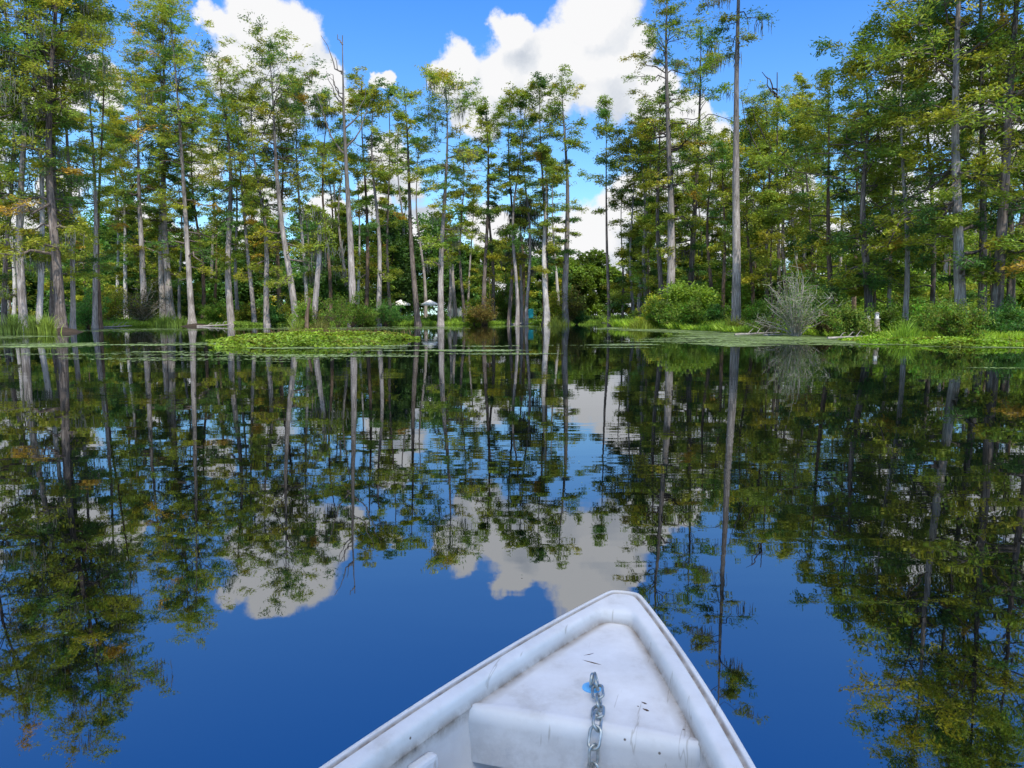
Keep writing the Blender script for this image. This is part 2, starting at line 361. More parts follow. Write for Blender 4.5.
def crown_obj(name, wood, woodmat, leaf, leafmat, parent):
    """one mesh: twigs and limbs (slot 1) carrying the foliage (slot 0)"""
    V1, F1, c1 = leaf; V2, F2 = wood
    me = mesh_np(name, np.concatenate([V1, V2]), np.concatenate([F1, F2+len(V1)]), np.concatenate([c1, np.full((len(F2), 3), .1)]))
    o = link(name, me, leafmat, parent); me.materials.append(woodmat)
    me.polygons.foreach_set('material_index', np.concatenate([np.zeros(len(F1), dtype=np.int32), np.ones(len(F2), dtype=np.int32)]))
    return o
def trunk_mesh(pts, rad, k=12, flutes=6, flare=1.6, fh=1.4, seed=0):
    """fluted swelling cypress base"""
    n = len(pts); rings = []
    r_ = np.random.default_rng(seed); ph = r_.uniform(0, 6.28)
    for i_ in range(n):
        z = pts[i_][2] - pts[0][2]
        sw = 1 + (flare-1)*math.exp(-z/fh)
        fl = .22*math.exp(-z/(fh*1.4))
        wob = .06
        for j in range(k):
            a = 2*math.pi*j/k
            r = rad[i_]*sw*(1 + fl*math.cos(flutes*a+ph) + wob*math.sin(3*a+z*.8+ph) + r_.normal(0, .03))
            rings.append((pts[i_][0]+r*math.cos(a), pts[i_][1]+r*math.sin(a), pts[i_][2]))
    V = np.array(rings)
    i_ = np.arange(n-1)[:, None]*k; j = np.arange(k)[None, :]; j2 = (j+1) % k
    return V, np.stack([i_+j, i_+j2, i_+k+j2, i_+k+j], -1).reshape(-1, 4)

def make_cypress(x, y, H, r0, topdx, hc, Rc, dens, warm, seed, D, bark='grey', moss=0, bare=False, low=5, flare=1.55, label=None, group=None, name='cypress_tree', base=GREEN, broken=False, curve=.42, prof=(.7, 1.0, .95, .55), stump=False):
    global rng
    rng = np.random.default_rng(1000+seed)
    z0 = float(gz(x, y)); zb = -.35
    if z0 > 0: zb = z0-.1
    t = empty(name, (x, y, zb), label, 'dead tree' if bare else 'tree', group)
    H = H - zb
    n = 30
    s = np.linspace(0, 1, n)**1.25
    amp = curve*rng.uniform(.6, 1.4)*H/25
    ph = rng.uniform(0, 6.28)
    cx = topdx*s + amp*np.sin(s*math.pi*rng.uniform(1.2, 2.4)+ph)*s**.4 - amp*math.sin(ph)*0
    cx -= cx[0]; cx += (topdx-cx[-1])*s
    cy = amp*np.cos(s*4+ph)*s
    zz = s*H
    tr = (1-s)**.95*.95+.035
    if broken: tr = (1-s*.5)
    # radius given at about 20% height
    rad = np.maximum(r0*tr/tr[8], .035*D/60)
    V, Fc = trunk_mesh(np.stack([cx, cy, zz], -1), rad, k=14 if D < 60 else 10, flutes=int(rng.integers(5, 8)), flare=flare, fh=.022*H, seed=seed)
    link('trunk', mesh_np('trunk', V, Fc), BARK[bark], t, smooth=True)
    def at(h):
        h = np.asarray(h)
        return np.stack([np.interp(h, zz, cx), np.interp(h, zz, cy), h], -1)
    hc = max((hc-zb)*.93, H*.06)
    lf = max(.8, D/75.0)
    if stump: return t
    if bare:
        nb = 9
        hb = rng.uniform(.55*H, .97*H, nb)
        tt = (hb-.5*H)/(.5*H)
        az = rng.uniform(0, 6.28, nb); Lb = Rc*rng.uniform(.3, 1, nb)*(1.1-tt)
        sgn = np.where(np.cos(az) > 0, 1, -1); az = np.where(sgn > 0, rng.uniform(-.5, .5, nb), math.pi+rng.uniform(-.5, .5, nb))
        ss = np.linspace(0, 1, 7)
        P = at(hb)[:, None] + np.stack([np.cos(az)[:, None]*Lb[:, None]*ss*.75, np.sin(az)[:, None]*Lb[:, None]*ss*.75, Lb[:, None]*(.35*ss+1.0*ss**2)], -1)
        P[:, 1:] += rng.normal(0, .1, P[:, 1:].shape)
        Rd = np.maximum(np.interp(hb, zz, rad)[:, None]*.75, .09)*(1-ss*.75)[None]
        for b__ in range(nb):
            V, Fc = tubes_np(P[b__:b__+1], Rd[b__:b__+1], 5); link('branch', mesh_np('branch', V, Fc), BARK[bark], t, smooth=True)
        return t
    ch = H-hc
    nb = int(max(6, ch*2.7*dens))
    tt = rng.uniform(0, 1, nb)**.9
    if nb > 14:                                   # gather the limbs into storeys with gaps between
        q = np.round(tt*ch/1.6)*1.6/ch; tt = np.clip(q+rng.normal(0, .45/ch, nb), 0, 1)
    pr = np.interp(tt, [0, .35, .7, 1], prof)
    hb = hc + tt*ch*.985
    Lb = Rc*pr*rng.uniform(.4, 1.2, nb)*1.12
    el = R(2) + R(55)*tt**1.2 + rng.normal(0, R(15), nb)
    if low:
        kk = int(rng.poisson(low*1.8)); h2 = rng.uniform(max(2.5, hc*.35), max(3, hc), kk)
        hb = np.concatenate([hb, h2]); Lb = np.concatenate([Lb, Rc*rng.uniform(.25, .75, kk)]); el = np.concatenate([el, rng.normal(.02, .15, kk)]); nb += kk
    az = (np.arange(nb)*2.39996 + rng.normal(0, .5, nb))
    ss = np.linspace(0, 1, 6)
    h = np.stack([np.cos(az), np.sin(az)], -1)
    P = np.zeros((nb, 6, 3)); P[:] = at(hb)[:, None]
    P[..., :2] += h[:, None]*(Lb*np.cos(el))[:, None, None]*ss[None, :, None]
    P[..., 2] += (Lb*np.sin(el))[:, None]*ss - (Lb*.16)[:, None]*ss**2
    P[:, 1:] += rng.normal(0, .05, (nb, 5, 3))*1.3*Lb[:, None, None]
    rb = np.clip(np.interp(hb, zz, rad)*.34, .012, .11)*np.clip(Lb/2.2, .35, 1.3)
    Rd = rb[:, None]*(1-.85*ss)[None]
    V1, F1 = tubes_np(P, Rd, 4)
    ns = 7
    s0 = rng.uniform(.22, .98, (nb, ns)); ix = s0*5; i0 = np.clip(ix.astype(int), 0, 4); fr_ = (ix-i0)[..., None]
    B = P[np.arange(nb)[:, None], i0]*(1-fr_) + P[np.arange(nb)[:, None], i0+1]*fr_
    sa = az[:, None] + rng.choice([-1, 1], (nb, ns))*rng.uniform(.45, 1.35, (nb, ns))
    sl_ = np.clip(Lb[:, None]*.42*(1.25-s0)*rng.uniform(.6, 1.2, (nb, ns)), .35, 2.2)
    q = np.linspace(0, 1, 4)
    dirs = np.stack([np.cos(sa), np.sin(sa), rng.normal(.05, .38, (nb, ns))], -1)
    S = B[:, :, None] + dirs[:, :, None]*sl_[..., None, None]*q[None, None, :, None]
    S[..., 2] -= sl_[..., None]*.15*q**2
    S = S.reshape(-1, 4, 3)
    RS = np.repeat(rb, ns)[:, None]*.38*(1-.75*q)[None]
    V2, F2 = tubes_np(S, np.maximum(RS, .006*lf), 3)
    Vb = np.concatenate([V1, V2]); 
    F2 = F2+len(V1)
    wood = (Vb, np.concatenate([F1, F2]))
    # foliage sprays
    c1 = P[:, 3:].reshape(-1, 3); d1 = np.repeat(P[:, 5]-P[:, 3], 3, 0)
    c2 = S[:, 1:].reshape(-1, 3); d2 = np.repeat(dirs.reshape(-1, 3), 3, 0)
    keep = rng.uniform(0, 1, len(c2)) < .86
    C = np.concatenate([c1, c2[keep]]); Dv = np.concatenate([d1, d2[keep]]); Dv /= np.linalg.norm(Dv, axis=1, keepdims=True)+1e-9
    bcol = mixcol(nb, warm, base)
    cc = np.concatenate([np.repeat(bcol, 3, 0), np.repeat(bcol, ns*3, 0)[keep]])
    ntop = 14
    ct = at(H*np.linspace(.93, 1.0, ntop)); C = np.concatenate([C, ct]); Dv = np.concatenate([Dv, rng.normal(0, 1, (ntop, 3))]); cc = np.concatenate([cc, np.repeat(bcol[:1], ntop, 0)])
    Dv /= np.linalg.norm(Dv, axis=1, keepdims=True)+1e-9
    nl = 17 if D < 60 else (13 if D < 90 else 9)
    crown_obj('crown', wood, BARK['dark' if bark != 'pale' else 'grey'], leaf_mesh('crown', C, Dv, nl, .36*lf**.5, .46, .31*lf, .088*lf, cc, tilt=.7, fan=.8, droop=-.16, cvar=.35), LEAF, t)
    if moss:
        nm_ = int(moss*16)
        k0 = rng.integers(0, len(S), nm_); p0 = S[k0, 2]
        kk = rng.uniform(0, 1, nm_) < 1
        ln = rng.uniform(.4, 1.4, nm_)
        M_ = 12
        ws = np.linspace(0, 1, 5)
        Pm = np.repeat(p0, M_, 0)[:, None] + np.zeros((1, 5, 1)); Pm = Pm + rng.normal(0, .3, (nm_*M_, 1, 3))*np.array([1, 1, .3])
        Pm[..., 2] -= np.repeat(ln, M_)[:, None]*rng.uniform(.5, 1.1, (nm_*M_, 1))*ws
        Pm[..., :2] += rng.normal(0, .03, (nm_*M_, 5, 2))
        Rm = np.repeat((.028*np.array([.6, 1, .9, .6, .15]))[None], nm_*M_, 0)
        V, Fc = tubes_np(Pm, Rm, 3)
        tag(link('hanging_moss', mesh_np('moss', V, Fc), MOSS, t), kind='stuff')
    return t

def make_broadleaf(x, y, H, Rc, seed, D, label, group, base=DEEP, name='broadleaf_tree', cb=.2, bright=1.0):
    global rng
    rng = np.random.default_rng(5000+seed)
    z0 = float(gz(x, y)); t = empty(name, (x, y, z0-.1), label, 'tree', group)
    pts = np.stack([rng.normal(0, .1, 10).cumsum()*.5, rng.normal(0, .1, 10).cumsum()*.5, np.linspace(0, H*.8, 10)], -1)
    V, Fc = trunk_mesh(pts, np.linspace(.22, .06, 10)*H/14, k=8, flare=1.3, fh=.5, seed=seed)
    link('trunk', mesh_np('trunk', V, Fc), BARK['brown'], t, smooth=True)
    nl = int(16+H*.9)
    lz = rng.uniform(cb, 1, nl)*H*.92; pr = np.interp(lz/H, [0, .3, .6, .85, 1], [.75, 1, .9, .6, .25])
    la = rng.uniform(0, 6.28, nl); lr = Rc*pr*rng.uniform(.2, .85, nl)
    LC = np.stack([np.cos(la)*lr, np.sin(la)*lr, lz], -1); Lr = Rc*rng.uniform(.22, .46, nl)
    per = 34
    dv = rng.normal(0, 1, (nl, per, 3)); dv /= np.linalg.norm(dv, axis=2, keepdims=True)
    C = (LC[:, None] + dv*Lr[:, None, None]*rng.uniform(.55, 1.1, (nl, per, 1))*np.array([1, 1, .75])).reshape(-1, 3)
    C[:, 2] = np.abs(C[:, 2]-.2)+.2
    # limbs
    tipz = np.minimum(LC[:, 2]*.75, H*.75); st = np.stack([np.interp(tipz, pts[:, 2], pts[:, 0]), np.interp(tipz, pts[:, 2], pts[:, 1]), tipz], -1)
    q = np.linspace(0, 1, 5)[None, :, None]
    P = st[:, None]*(1-q)+LC[:, None]*q; P[:, 1:4] += rng.normal(0, .12, (nl, 3, 3))
    V, Fc = tubes_np(P, np.repeat(np.linspace(.07, .02, 5)[None], nl, 0)*H/14, 4); wood = (V, Fc)
    lc = base[None]*rng.uniform(.6, 1.7, (nl, 1))*bright*1.15*np.array([1, 1, 1]); cc = np.repeat(lc, per, 0)*rng.uniform(.8, 1.25, (nl*per, 1))
    lf = D/75
    crown_obj('crown', wood, BARK['brown'], leaf_mesh('crown', C, dv.reshape(-1, 3), 13, .45*max(1, Rc/4), .7, .34*lf, .19*lf, cc, tilt=.8, fan=1.0, droop=-.2), LEAF2, t)
    return t

def make_shrub(x, y, H, Wd, seed, label, group=None, base=GREEN, stems=14, stemmat=None, leafn=9, leaf=.12, cl=9, name='shrub', open_=.0, zoff=0, cat='shrub'):
    global rng
    rng = np.random.default_rng(9000+seed)
    z0 = max(float(gz(x, y)), -.05)+zoff; t = empty(name, (x, y, z0), label, cat, group)
    q = np.linspace(0, 1, 6)
    az = rng.uniform(0, 6.28, stems); ln = rng.uniform(.4, 1.12, stems)*(1+.22*np.sin(az*2+seed)+.15*np.sin(az*5+seed*2)); sp = rng.uniform(.15, 1.15, stems)*Wd/2*(1+.25*np.sin(az*3+seed*3))
    P = np.zeros((stems, 6, 3)); P[..., 0] = np.cos(az)[:, None]*sp[:, None]*q**1.2 + rng.normal(0, .06, stems)[:, None]
    P[..., 1] = np.sin(az)[:, None]*sp[:, None]*q**1.2 + rng.normal(0, .06, stems)[:, None]; P[..., 2] = (ln*H)[:, None]*(q*1.25-.25*q**2)*np.sqrt(np.clip(1-(sp/(Wd*.7))**2*.6, .2, 1))[:, None]
    P[:, 1:] += rng.normal(0, .03*H/2, (stems, 5, 3))
    V1, F1 = tubes_np(P, np.repeat((np.linspace(.022, .006, 6)*H/2)[None], stems, 0), 4)
    nsb = 5
    k0 = rng.integers(2, 6, (stems, nsb)); B = P[np.arange(stems)[:, None], k0].reshape(-1, 3)
    dd = rng.normal(0, 1, (len(B), 3)); dd[:, 2] = np.abs(dd[:, 2])*.7; dd /= np.linalg.norm(dd, axis=1, keepdims=True)
    S = B[:, None] + dd[:, None]*(rng.uniform(.12, .3, (len(B), 1, 1))*H)*np.linspace(0, 1, 4)[None, :, None]
    V2, F2 = tubes_np(S, np.repeat((np.linspace(.008, .003, 4)*H/2)[None], len(S), 0), 3)
    wood = (np.concatenate([V1, V2]), np.concatenate([F1, F2+len(V1)]))
    C = np.concatenate([P[:, 2:].reshape(-1, 3), S[:, 1:].reshape(-1, 3), S[:, 3]]); C = C[rng.uniform(0, 1, len(C)) > open_]
    Dv = rng.normal(0, 1, (len(C), 3)); Dv[:, 2] += .6; Dv /= np.linalg.norm(Dv, axis=1, keepdims=True)
    C[:, 2] = np.maximum(C[:, 2], .08)
    cc = base[None]*rng.uniform(.5, 1.6, (len(C), 1)); gsw = rng.uniform(0, 1, (len(C), 1)); cc = cc*np.where(gsw < .3, np.array([.6, .95, .8]), np.array([1., 1., 1.]))
    crown_obj('foliage', wood, stemmat or BROWNST, leaf_mesh('leaves', C, Dv, leafn, .16*H/1.5*(Wd/H)**.3, .8, leaf, leaf*.42, cc, tilt=1.0, fan=.7, droop=.1), LEAF2, t)
    return t

# ------------------------------------------------------------------ the trees one can tell apart
# x base, distance, x top, y top, width px, crown start y, crown radius m, density, warmth, bark, label, options
LT = [
 (25, 47, 16, -70, 8, 130, 3.4, 1.1, .5, 'grey', 'straight grey cypress nearest the left edge of the photo behind tall grass', dict(moss=1)),
 (38, 48, 30, -40, 6, 120, 3.2, .9, .5, 'pale', 'pale stemmed cypress between the leftmost cypress and the big buttressed one', dict(moss=1)),
 (60, 46, 50, -118, 9.5, 150, 4.6, 1.3, .6, 'dark', 'big dark cypress with a wide bleached buttress standing in the water on the left', dict(flare=2.2, moss=2)),
 (50, 50, 72, -80, 7, 110, 4.2, 1.1, .5, 'dark', 'dark moss hung cypress just behind the big buttressed cypress', dict(moss=3)),
 (72, 52, 62, -20, 5, 170, 4.2, .9, 1.1, 'grey', 'slim grey cypress with low golden sprays right of the big buttressed cypress', dict(low=9)),
 (95, 58, 86, 20, 5, 140, 3.8, 1.0, .8, 'grey', 'left one of two close grey cypresses behind the golden low branches', dict(low=8, moss=1)),
 (101, 60, 100, 10, 4, 130, 3.6, .9, .8, 'brown', 'brownish right one of two close cypresses behind the golden low branches', dict(low=6)),
 (118, 84, 112, 110, 3.5, 240, 2.6, 1.0, .6, 'pale', 'very thin pale cypress left of the bleached stem at the water', dict()),
 (127, 82, 118, 125, 4.5, 235, 3.2, 1.0, .6, 'pale', 'bleached slim cypress rising straight from the water on the left', dict()),
 (144, 76, 138, 78, 6.5, 200, 4.4, 1.2, .8, 'grey', 'thick grey cypress with a brushy base left of the close pair', dict(low=4)),
 (164, 80, 155, 22, 6, 185, 4.2, 1.0, .6, 'grey', 'left thinner stem of the close pair of tall grey cypresses', dict()),
 (172, 80, 160, -2, 7.5, 165, 4.6, 1.1, .6, 'grey', 'right thicker stem of the close pair of tall grey cypresses', dict()),
 (193, 70, 170, 6, 6, 165, 5.6, 1.1, .8, 'grey', 'leaning cypress with a pale flared base on a muddy hummock in the water', dict(flare=2.1, curve=.1)),
 (203, 86, 196, 110, 4, 190, 3.6, 1.1, 1., 'brown', 'thin brown cypress behind the hummock cypress', dict(low=4)),
 (232, 75, 218, 62, 7, 160, 5.4, .9, .4, 'grey', 'smooth tall grey cypress beside the water left of the sky gap', dict(flare=1.35)),
 (239, 82, 229, 120, 4, 215, 3.2, .8, .4, 'grey', 'slender grey cypress close behind the smooth tall one', dict()),
 (255, 76, 234, 96, 4.6, 180, 3.8, .8, .4, 'grey', 'thin grey cypress leaning left across the blue sky gap', dict(curve=.1)),
 (268, 74, 254, 90, 6, 215, 4.0, .9, .6, 'grey', 'grey cypress with a crooked upper stem right of the sky gap', dict(curve=.35)),
 (281, 78, 276, 110, 5, 170, 4.2, 1., .9, 'brown', 'dark brown cypress behind the forked grey one', dict(moss=1)),
 (297, 72, 267, 44, 7, 180, 6.0, 1.15, .8, 'grey', 'large forked looking grey cypress with a broad olive crown', dict(flare=1.8)),
 (306, 80, 296, 80, 4, 230, 4.0, .9, .4, 'pale', 'pale slim cypress hidden behind the mossy snag', dict(moss=4)),
 (330, 84, 326, 100, 4, 150, 3.6, .8, .7, 'brown', 'thin brown cypress between the mossy snag and the dead tree', dict(moss=5)),
 (367, 82, 362, 85, 4.5, 170, 3.6, 1., .9, 'brown', 'narrow brown cypress just right of the dead tree', dict()),
 (379, 76, 375, 92, 5.5, 180, 3.7, 1., .7, 'grey', 'grey cypress with a swollen base right of the dead tree', dict(flare=1.9)),
 (521, 86, 523, 205, 4, 250, 3.4, 1.1, .1, 'grey', 'low cypress smothered in grey hanging moss in the middle of the point', dict(moss=9, low=1)),
 (392, 88, 388, 95, 3.5, 110, 3.2, .7, .4, 'dark', 'thin dark cypress in front of the dark broadleaf mass', dict(low=5)),
 (419, 78, 404, 88, 6, 165, 4.0, .95, .9, 'dark', 'dark stemmed cypress with a pale lower trunk before the white canopies', dict(low=4, flare=1.7)),
 (441, 76, 446, 86, 6.5, 150, 5.0, 1.6, .9, 'grey', 'grey cypress with a low rusty drooping branch and moss', dict(low=8, moss=2)),
 (464, 86, 462, 150, 3.5, 210, 3.2, .8, .6, 'dark', 'thin dark cypress left of the white fence', dict()),
 (485, 84, 486, 112, 5, 190, 3.2, .8, .5, 'dark', 'cypress with a pale lower stem rising behind the brown brush', dict()),
 (493, 90, 490, 130, 4, 180, 2.8, .7, .3, 'dark', 'thin dark cypress right of the pale based one behind brown brush', dict()),
 (509, 84, 512, 95, 4, 175, 3.0, .7, .6, 'dark', 'leftmost of the tall thin cypresses in the clump at the point', dict(low=4)),
 (516, 82, 519, 98, 4, 150, 3.0, .8, .4, 'grey', 'pale based thin cypress in the clump at the point, second from left', dict(low=5)),
 (527, 83, 528, 92, 3.6, 160, 2.8, .7, .4, 'grey', 'slimmest straight cypress in the middle of the clump at the point', dict()),
 (543, 80, 540, 88, 4.5, 190, 3.4, .8, .3, 'dark', 'dark cypress pressed against the pale one at the tip of the point', dict()),
 (547, 79, 544, 150, 6.5, 180, 2.6, .7, .5, 'pale', 'pale grey cypress at the water edge at the tip of the point', dict(flare=1.6)),
 (566, 82, 561, 80, 7, 140, 3.6, .95, .4, 'grey', 'tallest grey cypress at the right end of the clump at the point', dict(low=6)),
 (609, 72, 606, 108, 3.6, 205, 2.4, .75, .2, 'dark', 'lone pencil thin cypress standing apart in the open gap', dict(flare=1.3, low=0, curve=.12)),
 (622, 74, 622, 190, 2.8, 240, 2.6, .6, .3, 'dark', 'short thin dark cypress right of the lone pencil thin one', dict(low=3)),
 (634, 72, 632, 140, 3.6, 215, 3.0, .8, .8, 'grey', 'left of the trio of thin cypresses on the right bank', dict(low=4)),
 (640, 71, 640, 108, 4.5, 200, 3.0, .9, .5, 'grey', 'middle of the trio of thin cypresses on the right bank', dict(low=3)),
 (646, 70, 646, 120, 4.5, 190, 3.2, .9, .6, 'grey', 'right of the trio of thin cypresses on the right bank', dict(low=3)),
 (662, 66, 660, 90, 6, 180, 3.2, .9, .4, 'dark', 'dark trunk of the double cypress behind the green bush', dict()),
 (669, 64, 668, -25, 9, 195, 3.6, .95, .4, 'grey', 'thick pale fluted cypress of the double pair, very tall with open crown', dict(flare=1.5, low=5)),
 (690, 68, 700, 28, 6.5, 165, 4.0, .8, .4, 'dark', 'dark tall cypress with hanging moss between two thick ones', dict(moss=3)),
 (712, 64, 711, 130, 4.5, 215, 3.2, .9, .6, 'brown', 'short brown cypress left of the tall smooth pale trunk', dict(low=3)),
 (723, 62, 722, 145, 4.5, 200, 3.2, 1., .8, 'brown', 'brown cypress close behind the tall smooth pale trunk on its left', dict(low=3)),
 (736, 50, 742, -132, 9, 18, 2.9, .8, .3, 'grey', 'very tall smooth pale cypress with a bare trunk and high crown', dict(flare=1.25, low=0, curve=.12, moss=1)),
 (752, 62, 750, 130, 4, 200, 3.4, 1.1, .8, 'brown', 'thin brown cypress just right of the tall smooth pale trunk', dict(low=4)),
 (768, 60, 765, 92, 4.6, 240, 4.4, 1.3, .6, 'dark', 'full crowned dark stemmed cypress behind the grey twiggy bush', dict(low=4)),
 (786, 58, 782, 125, 5, 230, 3.6, 1.2, .7, 'dark', 'dark cypress directly above the grey twiggy bush', dict(low=3)),
 (812, 56, 806, 115, 4, 240, 3.8, 1.2, .7, 'dark', 'cypress right of and behind the grey twiggy bush', dict(low=3)),
 (833, 44, 829, 88, 6, 230, 3.4, 1.2, .8, 'brown', 'cypress with a bleached white flared foot on the right bank', dict(flare=1.9, low=4)),
 (868, 40, 866, 62, 8.5, 262, 4.2, 1.35, 1.1, 'dark', 'dark cypress with golden layered branches beside the stump', dict(flare=1.8, low=6)),
 (889, 44, 892, 40, 4, 240, 3.8, 1.3, .6, 'grey', 'thin grey cypress behind the layered golden one', dict(low=3)),
 (904, 38, 906, 20, 5.5, 215, 3.8, 1.35, .6, 'grey', 'slim pale cypress above the bright leafy clump on the right bank', dict(low=5)),
 (930, 42, 930, 0, 5, 240, 4.2, 1.4, .4, 'dark', 'hidden dark cypress between the slim pale one and the thick one', dict(low=3)),
 (961, 34, 966, -150, 11, 190, 4.6, 1.2, .8, 'grey', 'thick straight brownish grey cypress rising from the right bank bushes', dict(flare=1.3, low=5)),
 (980, 37, 986, -140, 8, 150, 4.2, 1.1, .8, 'dark', 'dark cypress right behind the thick straight one', dict(low=4)),
 (994, 33, 1032, -170, 11, 120, 4.6, 1.1, .8, 'dark', 'thick dark cypress leaning to the right at the right edge', dict(flare=1.5, curve=.12, low=3)),
 (1008, 38, 1010, -120, 8, 180, 4.2, 1.1, .5, 'dark', 'dark straight cypress crossing behind the leaning one', dict(low=3)),
 (1050, 32, 1060, -160, 10, 230, 4.4, 1.3, .6, 'dark', 'cypress just beyond the right edge with foliage hanging in', dict(low=5)),
 (-22, 46, -30, -90, 9, 200, 4.4, 1.3, .5, 'dark', 'cypress just beyond the left edge with branches reaching in', dict(low=5, moss=1)),
 (6, 54, 0, -60, 5, 170, 4.0, 1.2, .5, 'dark', 'shadowed cypress at the very left edge behind the grass', dict(low=4)),
]
for k, (xb, D, xt, yt, wp, yc, Rc, dn, wa, bk, lab, op) in enumerate(LT):
    x = ground(xb, D); H = height_at(yt, D); hc = height_at(yc, D)
    xtop = (xt-512)/F*(D*CP-(H-1)*SP)
    make_cypress(x, D, H, wp*.5*D/F*.84, xtop-x, hc, Rc, dn, wa, k, D, bark=bk, label=lab, group='cypress trees around the swamp lake', **op)

th_s = SUN_AZ; ds = 9.5  # unseen tree added on the sun's bearing to shade the boat
make_broadleaf(math.sin(th_s)*ds, math.cos(th_s)*ds, 20, 4.0, 900, 40, 'added unseen leafy tree shading the boat from behind', None, base=DEEP, cb=.5)
# dead trees and snags
D = 74; x = ground(353, D); H = height_at(35, D)
make_cypress(x, D, H, 6.5*.5*D/F, (342-512)/F*(D*CP-H*SP)-x, 0, 8.5, 1, 0, 201, D, bark='grey', bare=True, label='bare dead tree with upswept naked branches taller than its neighbours', group='bare dead trees', name='dead_tree', curve=.15)
D = 58; x = ground(779, D); H = height_at(72, D)
make_cypress(x, D, H, 3.6*.5*D/F, (778-512)/F*(D*CP-H*SP)-x, 0, 5.0, 1, 0, 202, D, bark='dark', bare=True, label='dead treetop with crooked bare twigs above the right bank foliage', group='bare dead trees', name='dead_tree', curve=.15)
D = 40; x = ground(314, D); H = height_at(215, D)
sn = make_cypress(x, D, H, 6*.5*D/F, (319-512)/F*(D*CP-H*SP)-x, H*.7, .7, .7, .3, 203, D, bark='grey', moss=.5, broken=True, low=0, flare=1.7, label='broken topped mossy snag rising from the floating green island', group='broken snags', name='cypress_snag')
D = 39; x = ground(306, D)
make_cypress(x, D, height_at(298, D), .13, .25, 2.2, .8, .9, .4, 204, D, bark='brown', low=0, broken=True, label='short broken brown snag at the left foot of the mossy snag', group='broken snags', name='cypress_snag', stump=True)

# further cypresses filling the woods
r2 = random.Random(77)
fill = []
for k in range(26):        # left woods
    fill.append((r2.uniform(-90, 455), r2.uniform(84, 118), r2.uniform(125, 225), 'left'))
for k in range(5):
    fill.append((r2.uniform(455, 572), r2.uniform(95, 125), r2.uniform(150, 235), 'mid'))
for k in range(12):
    fill.append((r2.uniform(640, 760), r2.uniform(74, 100), r2.uniform(120, 200), 'mid right'))
for k in range(15):
    fill.append((r2.uniform(745, 1100), r2.uniform(52, 84), r2.uniform(75, 150), 'right'))
WH = {'left': 'cypress deep in the woods behind the left shore', 'mid': 'cypress far behind the central point', 'mid right': 'cypress in the woods behind the right bank, left of the bush', 'right': 'cypress deep in the dense woods on the right'}
for k, (px, D, yt, z) in enumerate(fill):
    if z == 'right' and px > 860: yt -= (px-860)*.5
    if z == 'left' and px < 120: yt -= 60
    x = ground(px, D); H = height_at(yt, D)
    make_cypress(x, D, H, r2.uniform(2.2, 4.5)*.5*D/F, r2.uniform(-1, 1), height_at(r2.uniform(150, 215) if z == 'left' else r2.uniform(190, 260), D), r2.uniform(2.4, 3.8), .7 if z in ('left', 'mid') else 1.0, r2.uniform(.2, .9), 300+k, D,
        bark=r2.choice(['grey', 'pale', 'brown', 'grey']), label=WH[z], group='background cypresses in the ' + z + ' woods', low=1 if z == 'left' else 4)

young = [(r2.uniform(-60, 470), r2.uniform(84, 104), r2.uniform(170, 240), 'left') for k in range(30)] + [(r2.uniform(455, 575), r2.uniform(96, 112), r2.uniform(225, 265), 'mid') for k in range(6)] \
    + [(r2.uniform(625, 770), r2.uniform(66, 84), r2.uniform(190, 245), 'mid right') for k in range(12)] + [(r2.uniform(760, 1080), r2.uniform(46, 62), r2.uniform(150, 230), 'right') for k in range(11)]
young = [q for q in young if not 388 < q[0] < 484]
YH = {'left': 'young bushy cypress under the taller trees of the left shore', 'mid': 'young cypress at the back of the central point', 'mid right': 'young yellow green cypress in the understory left of the grey twiggy bush', 'right': 'young layered cypress in the understory of the right woods'}
for k, (px, D, yt, z) in enumerate(young):
    x = ground(px, D); H = height_at(yt, D)
    make_cypress(x, D, H, .09, r2.uniform(-.6, .6), H*.12, r2.uniform(2.0, 3.2), 1.15, r2.uniform(.5, 1.0), 500+k, D, bark='brown', label=YH[z], group='young cypresses in the ' + z + ' understory', low=0, base=GREEN*1.15, prof=(1.0, .95, .75, .3))
# broadleaf backdrop
bl = []
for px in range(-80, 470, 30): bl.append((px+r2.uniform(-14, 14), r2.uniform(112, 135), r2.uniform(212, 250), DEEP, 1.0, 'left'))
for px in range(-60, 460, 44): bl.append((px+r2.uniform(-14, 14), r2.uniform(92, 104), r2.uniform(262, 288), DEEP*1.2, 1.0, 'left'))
bl += [(388, 100, 222, DEEP*.8, .8, 'dark'), (400, 106, 235, DEEP*.7, .8, 'dark'), (515, 120, 232, DEEP, 1, 'point'), (480, 122, 250, GREEN*.8, 1, 'point'), (545, 124, 245, DEEP, 1, 'point'), (455, 118, 240, DEEP, 1, 'point'),
 (566, 132, 258, GREEN*.7, 1, 'gap'), (590, 136, 252, GREEN*.6, 1, 'gap'), (582, 128, 270, GREEN*.7, 1, 'gap'), (612, 130, 272, GREEN*.75, 1, 'gap'), (636, 128, 268, YEL*.6, 1, 'gap'), (655, 118, 255, GREEN, 1, 'gap')]
for px in range(665, 1120, 32): bl.append((px+r2.uniform(-14, 14), r2.uniform(86, 112), r2.uniform(205, 250) if px > 770 else r2.uniform(225, 262), GREEN*.75, 1.0, 'right'))
for px in range(680, 1100, 42): bl.append((px+r2.uniform(-12, 12), r2.uniform(58, 70), r2.uniform(268, 290), GREEN*.9, 1.0, 'right'))
bl = [q for q in bl if not (q[5] == 'left' and q[1] < 106 and 380 < q[0] < 470)]
BW = {'left': 'dark leafy tree in the shade behind the left shore', 'dark': 'very dark rounded broadleaf tree behind the white canopies', 'point': 'leafy green tree far behind the central point',
      'gap': 'bright green bushy tree closing the far end of the gap', 'right': 'leafy tree in the thick woods behind the right bank'}
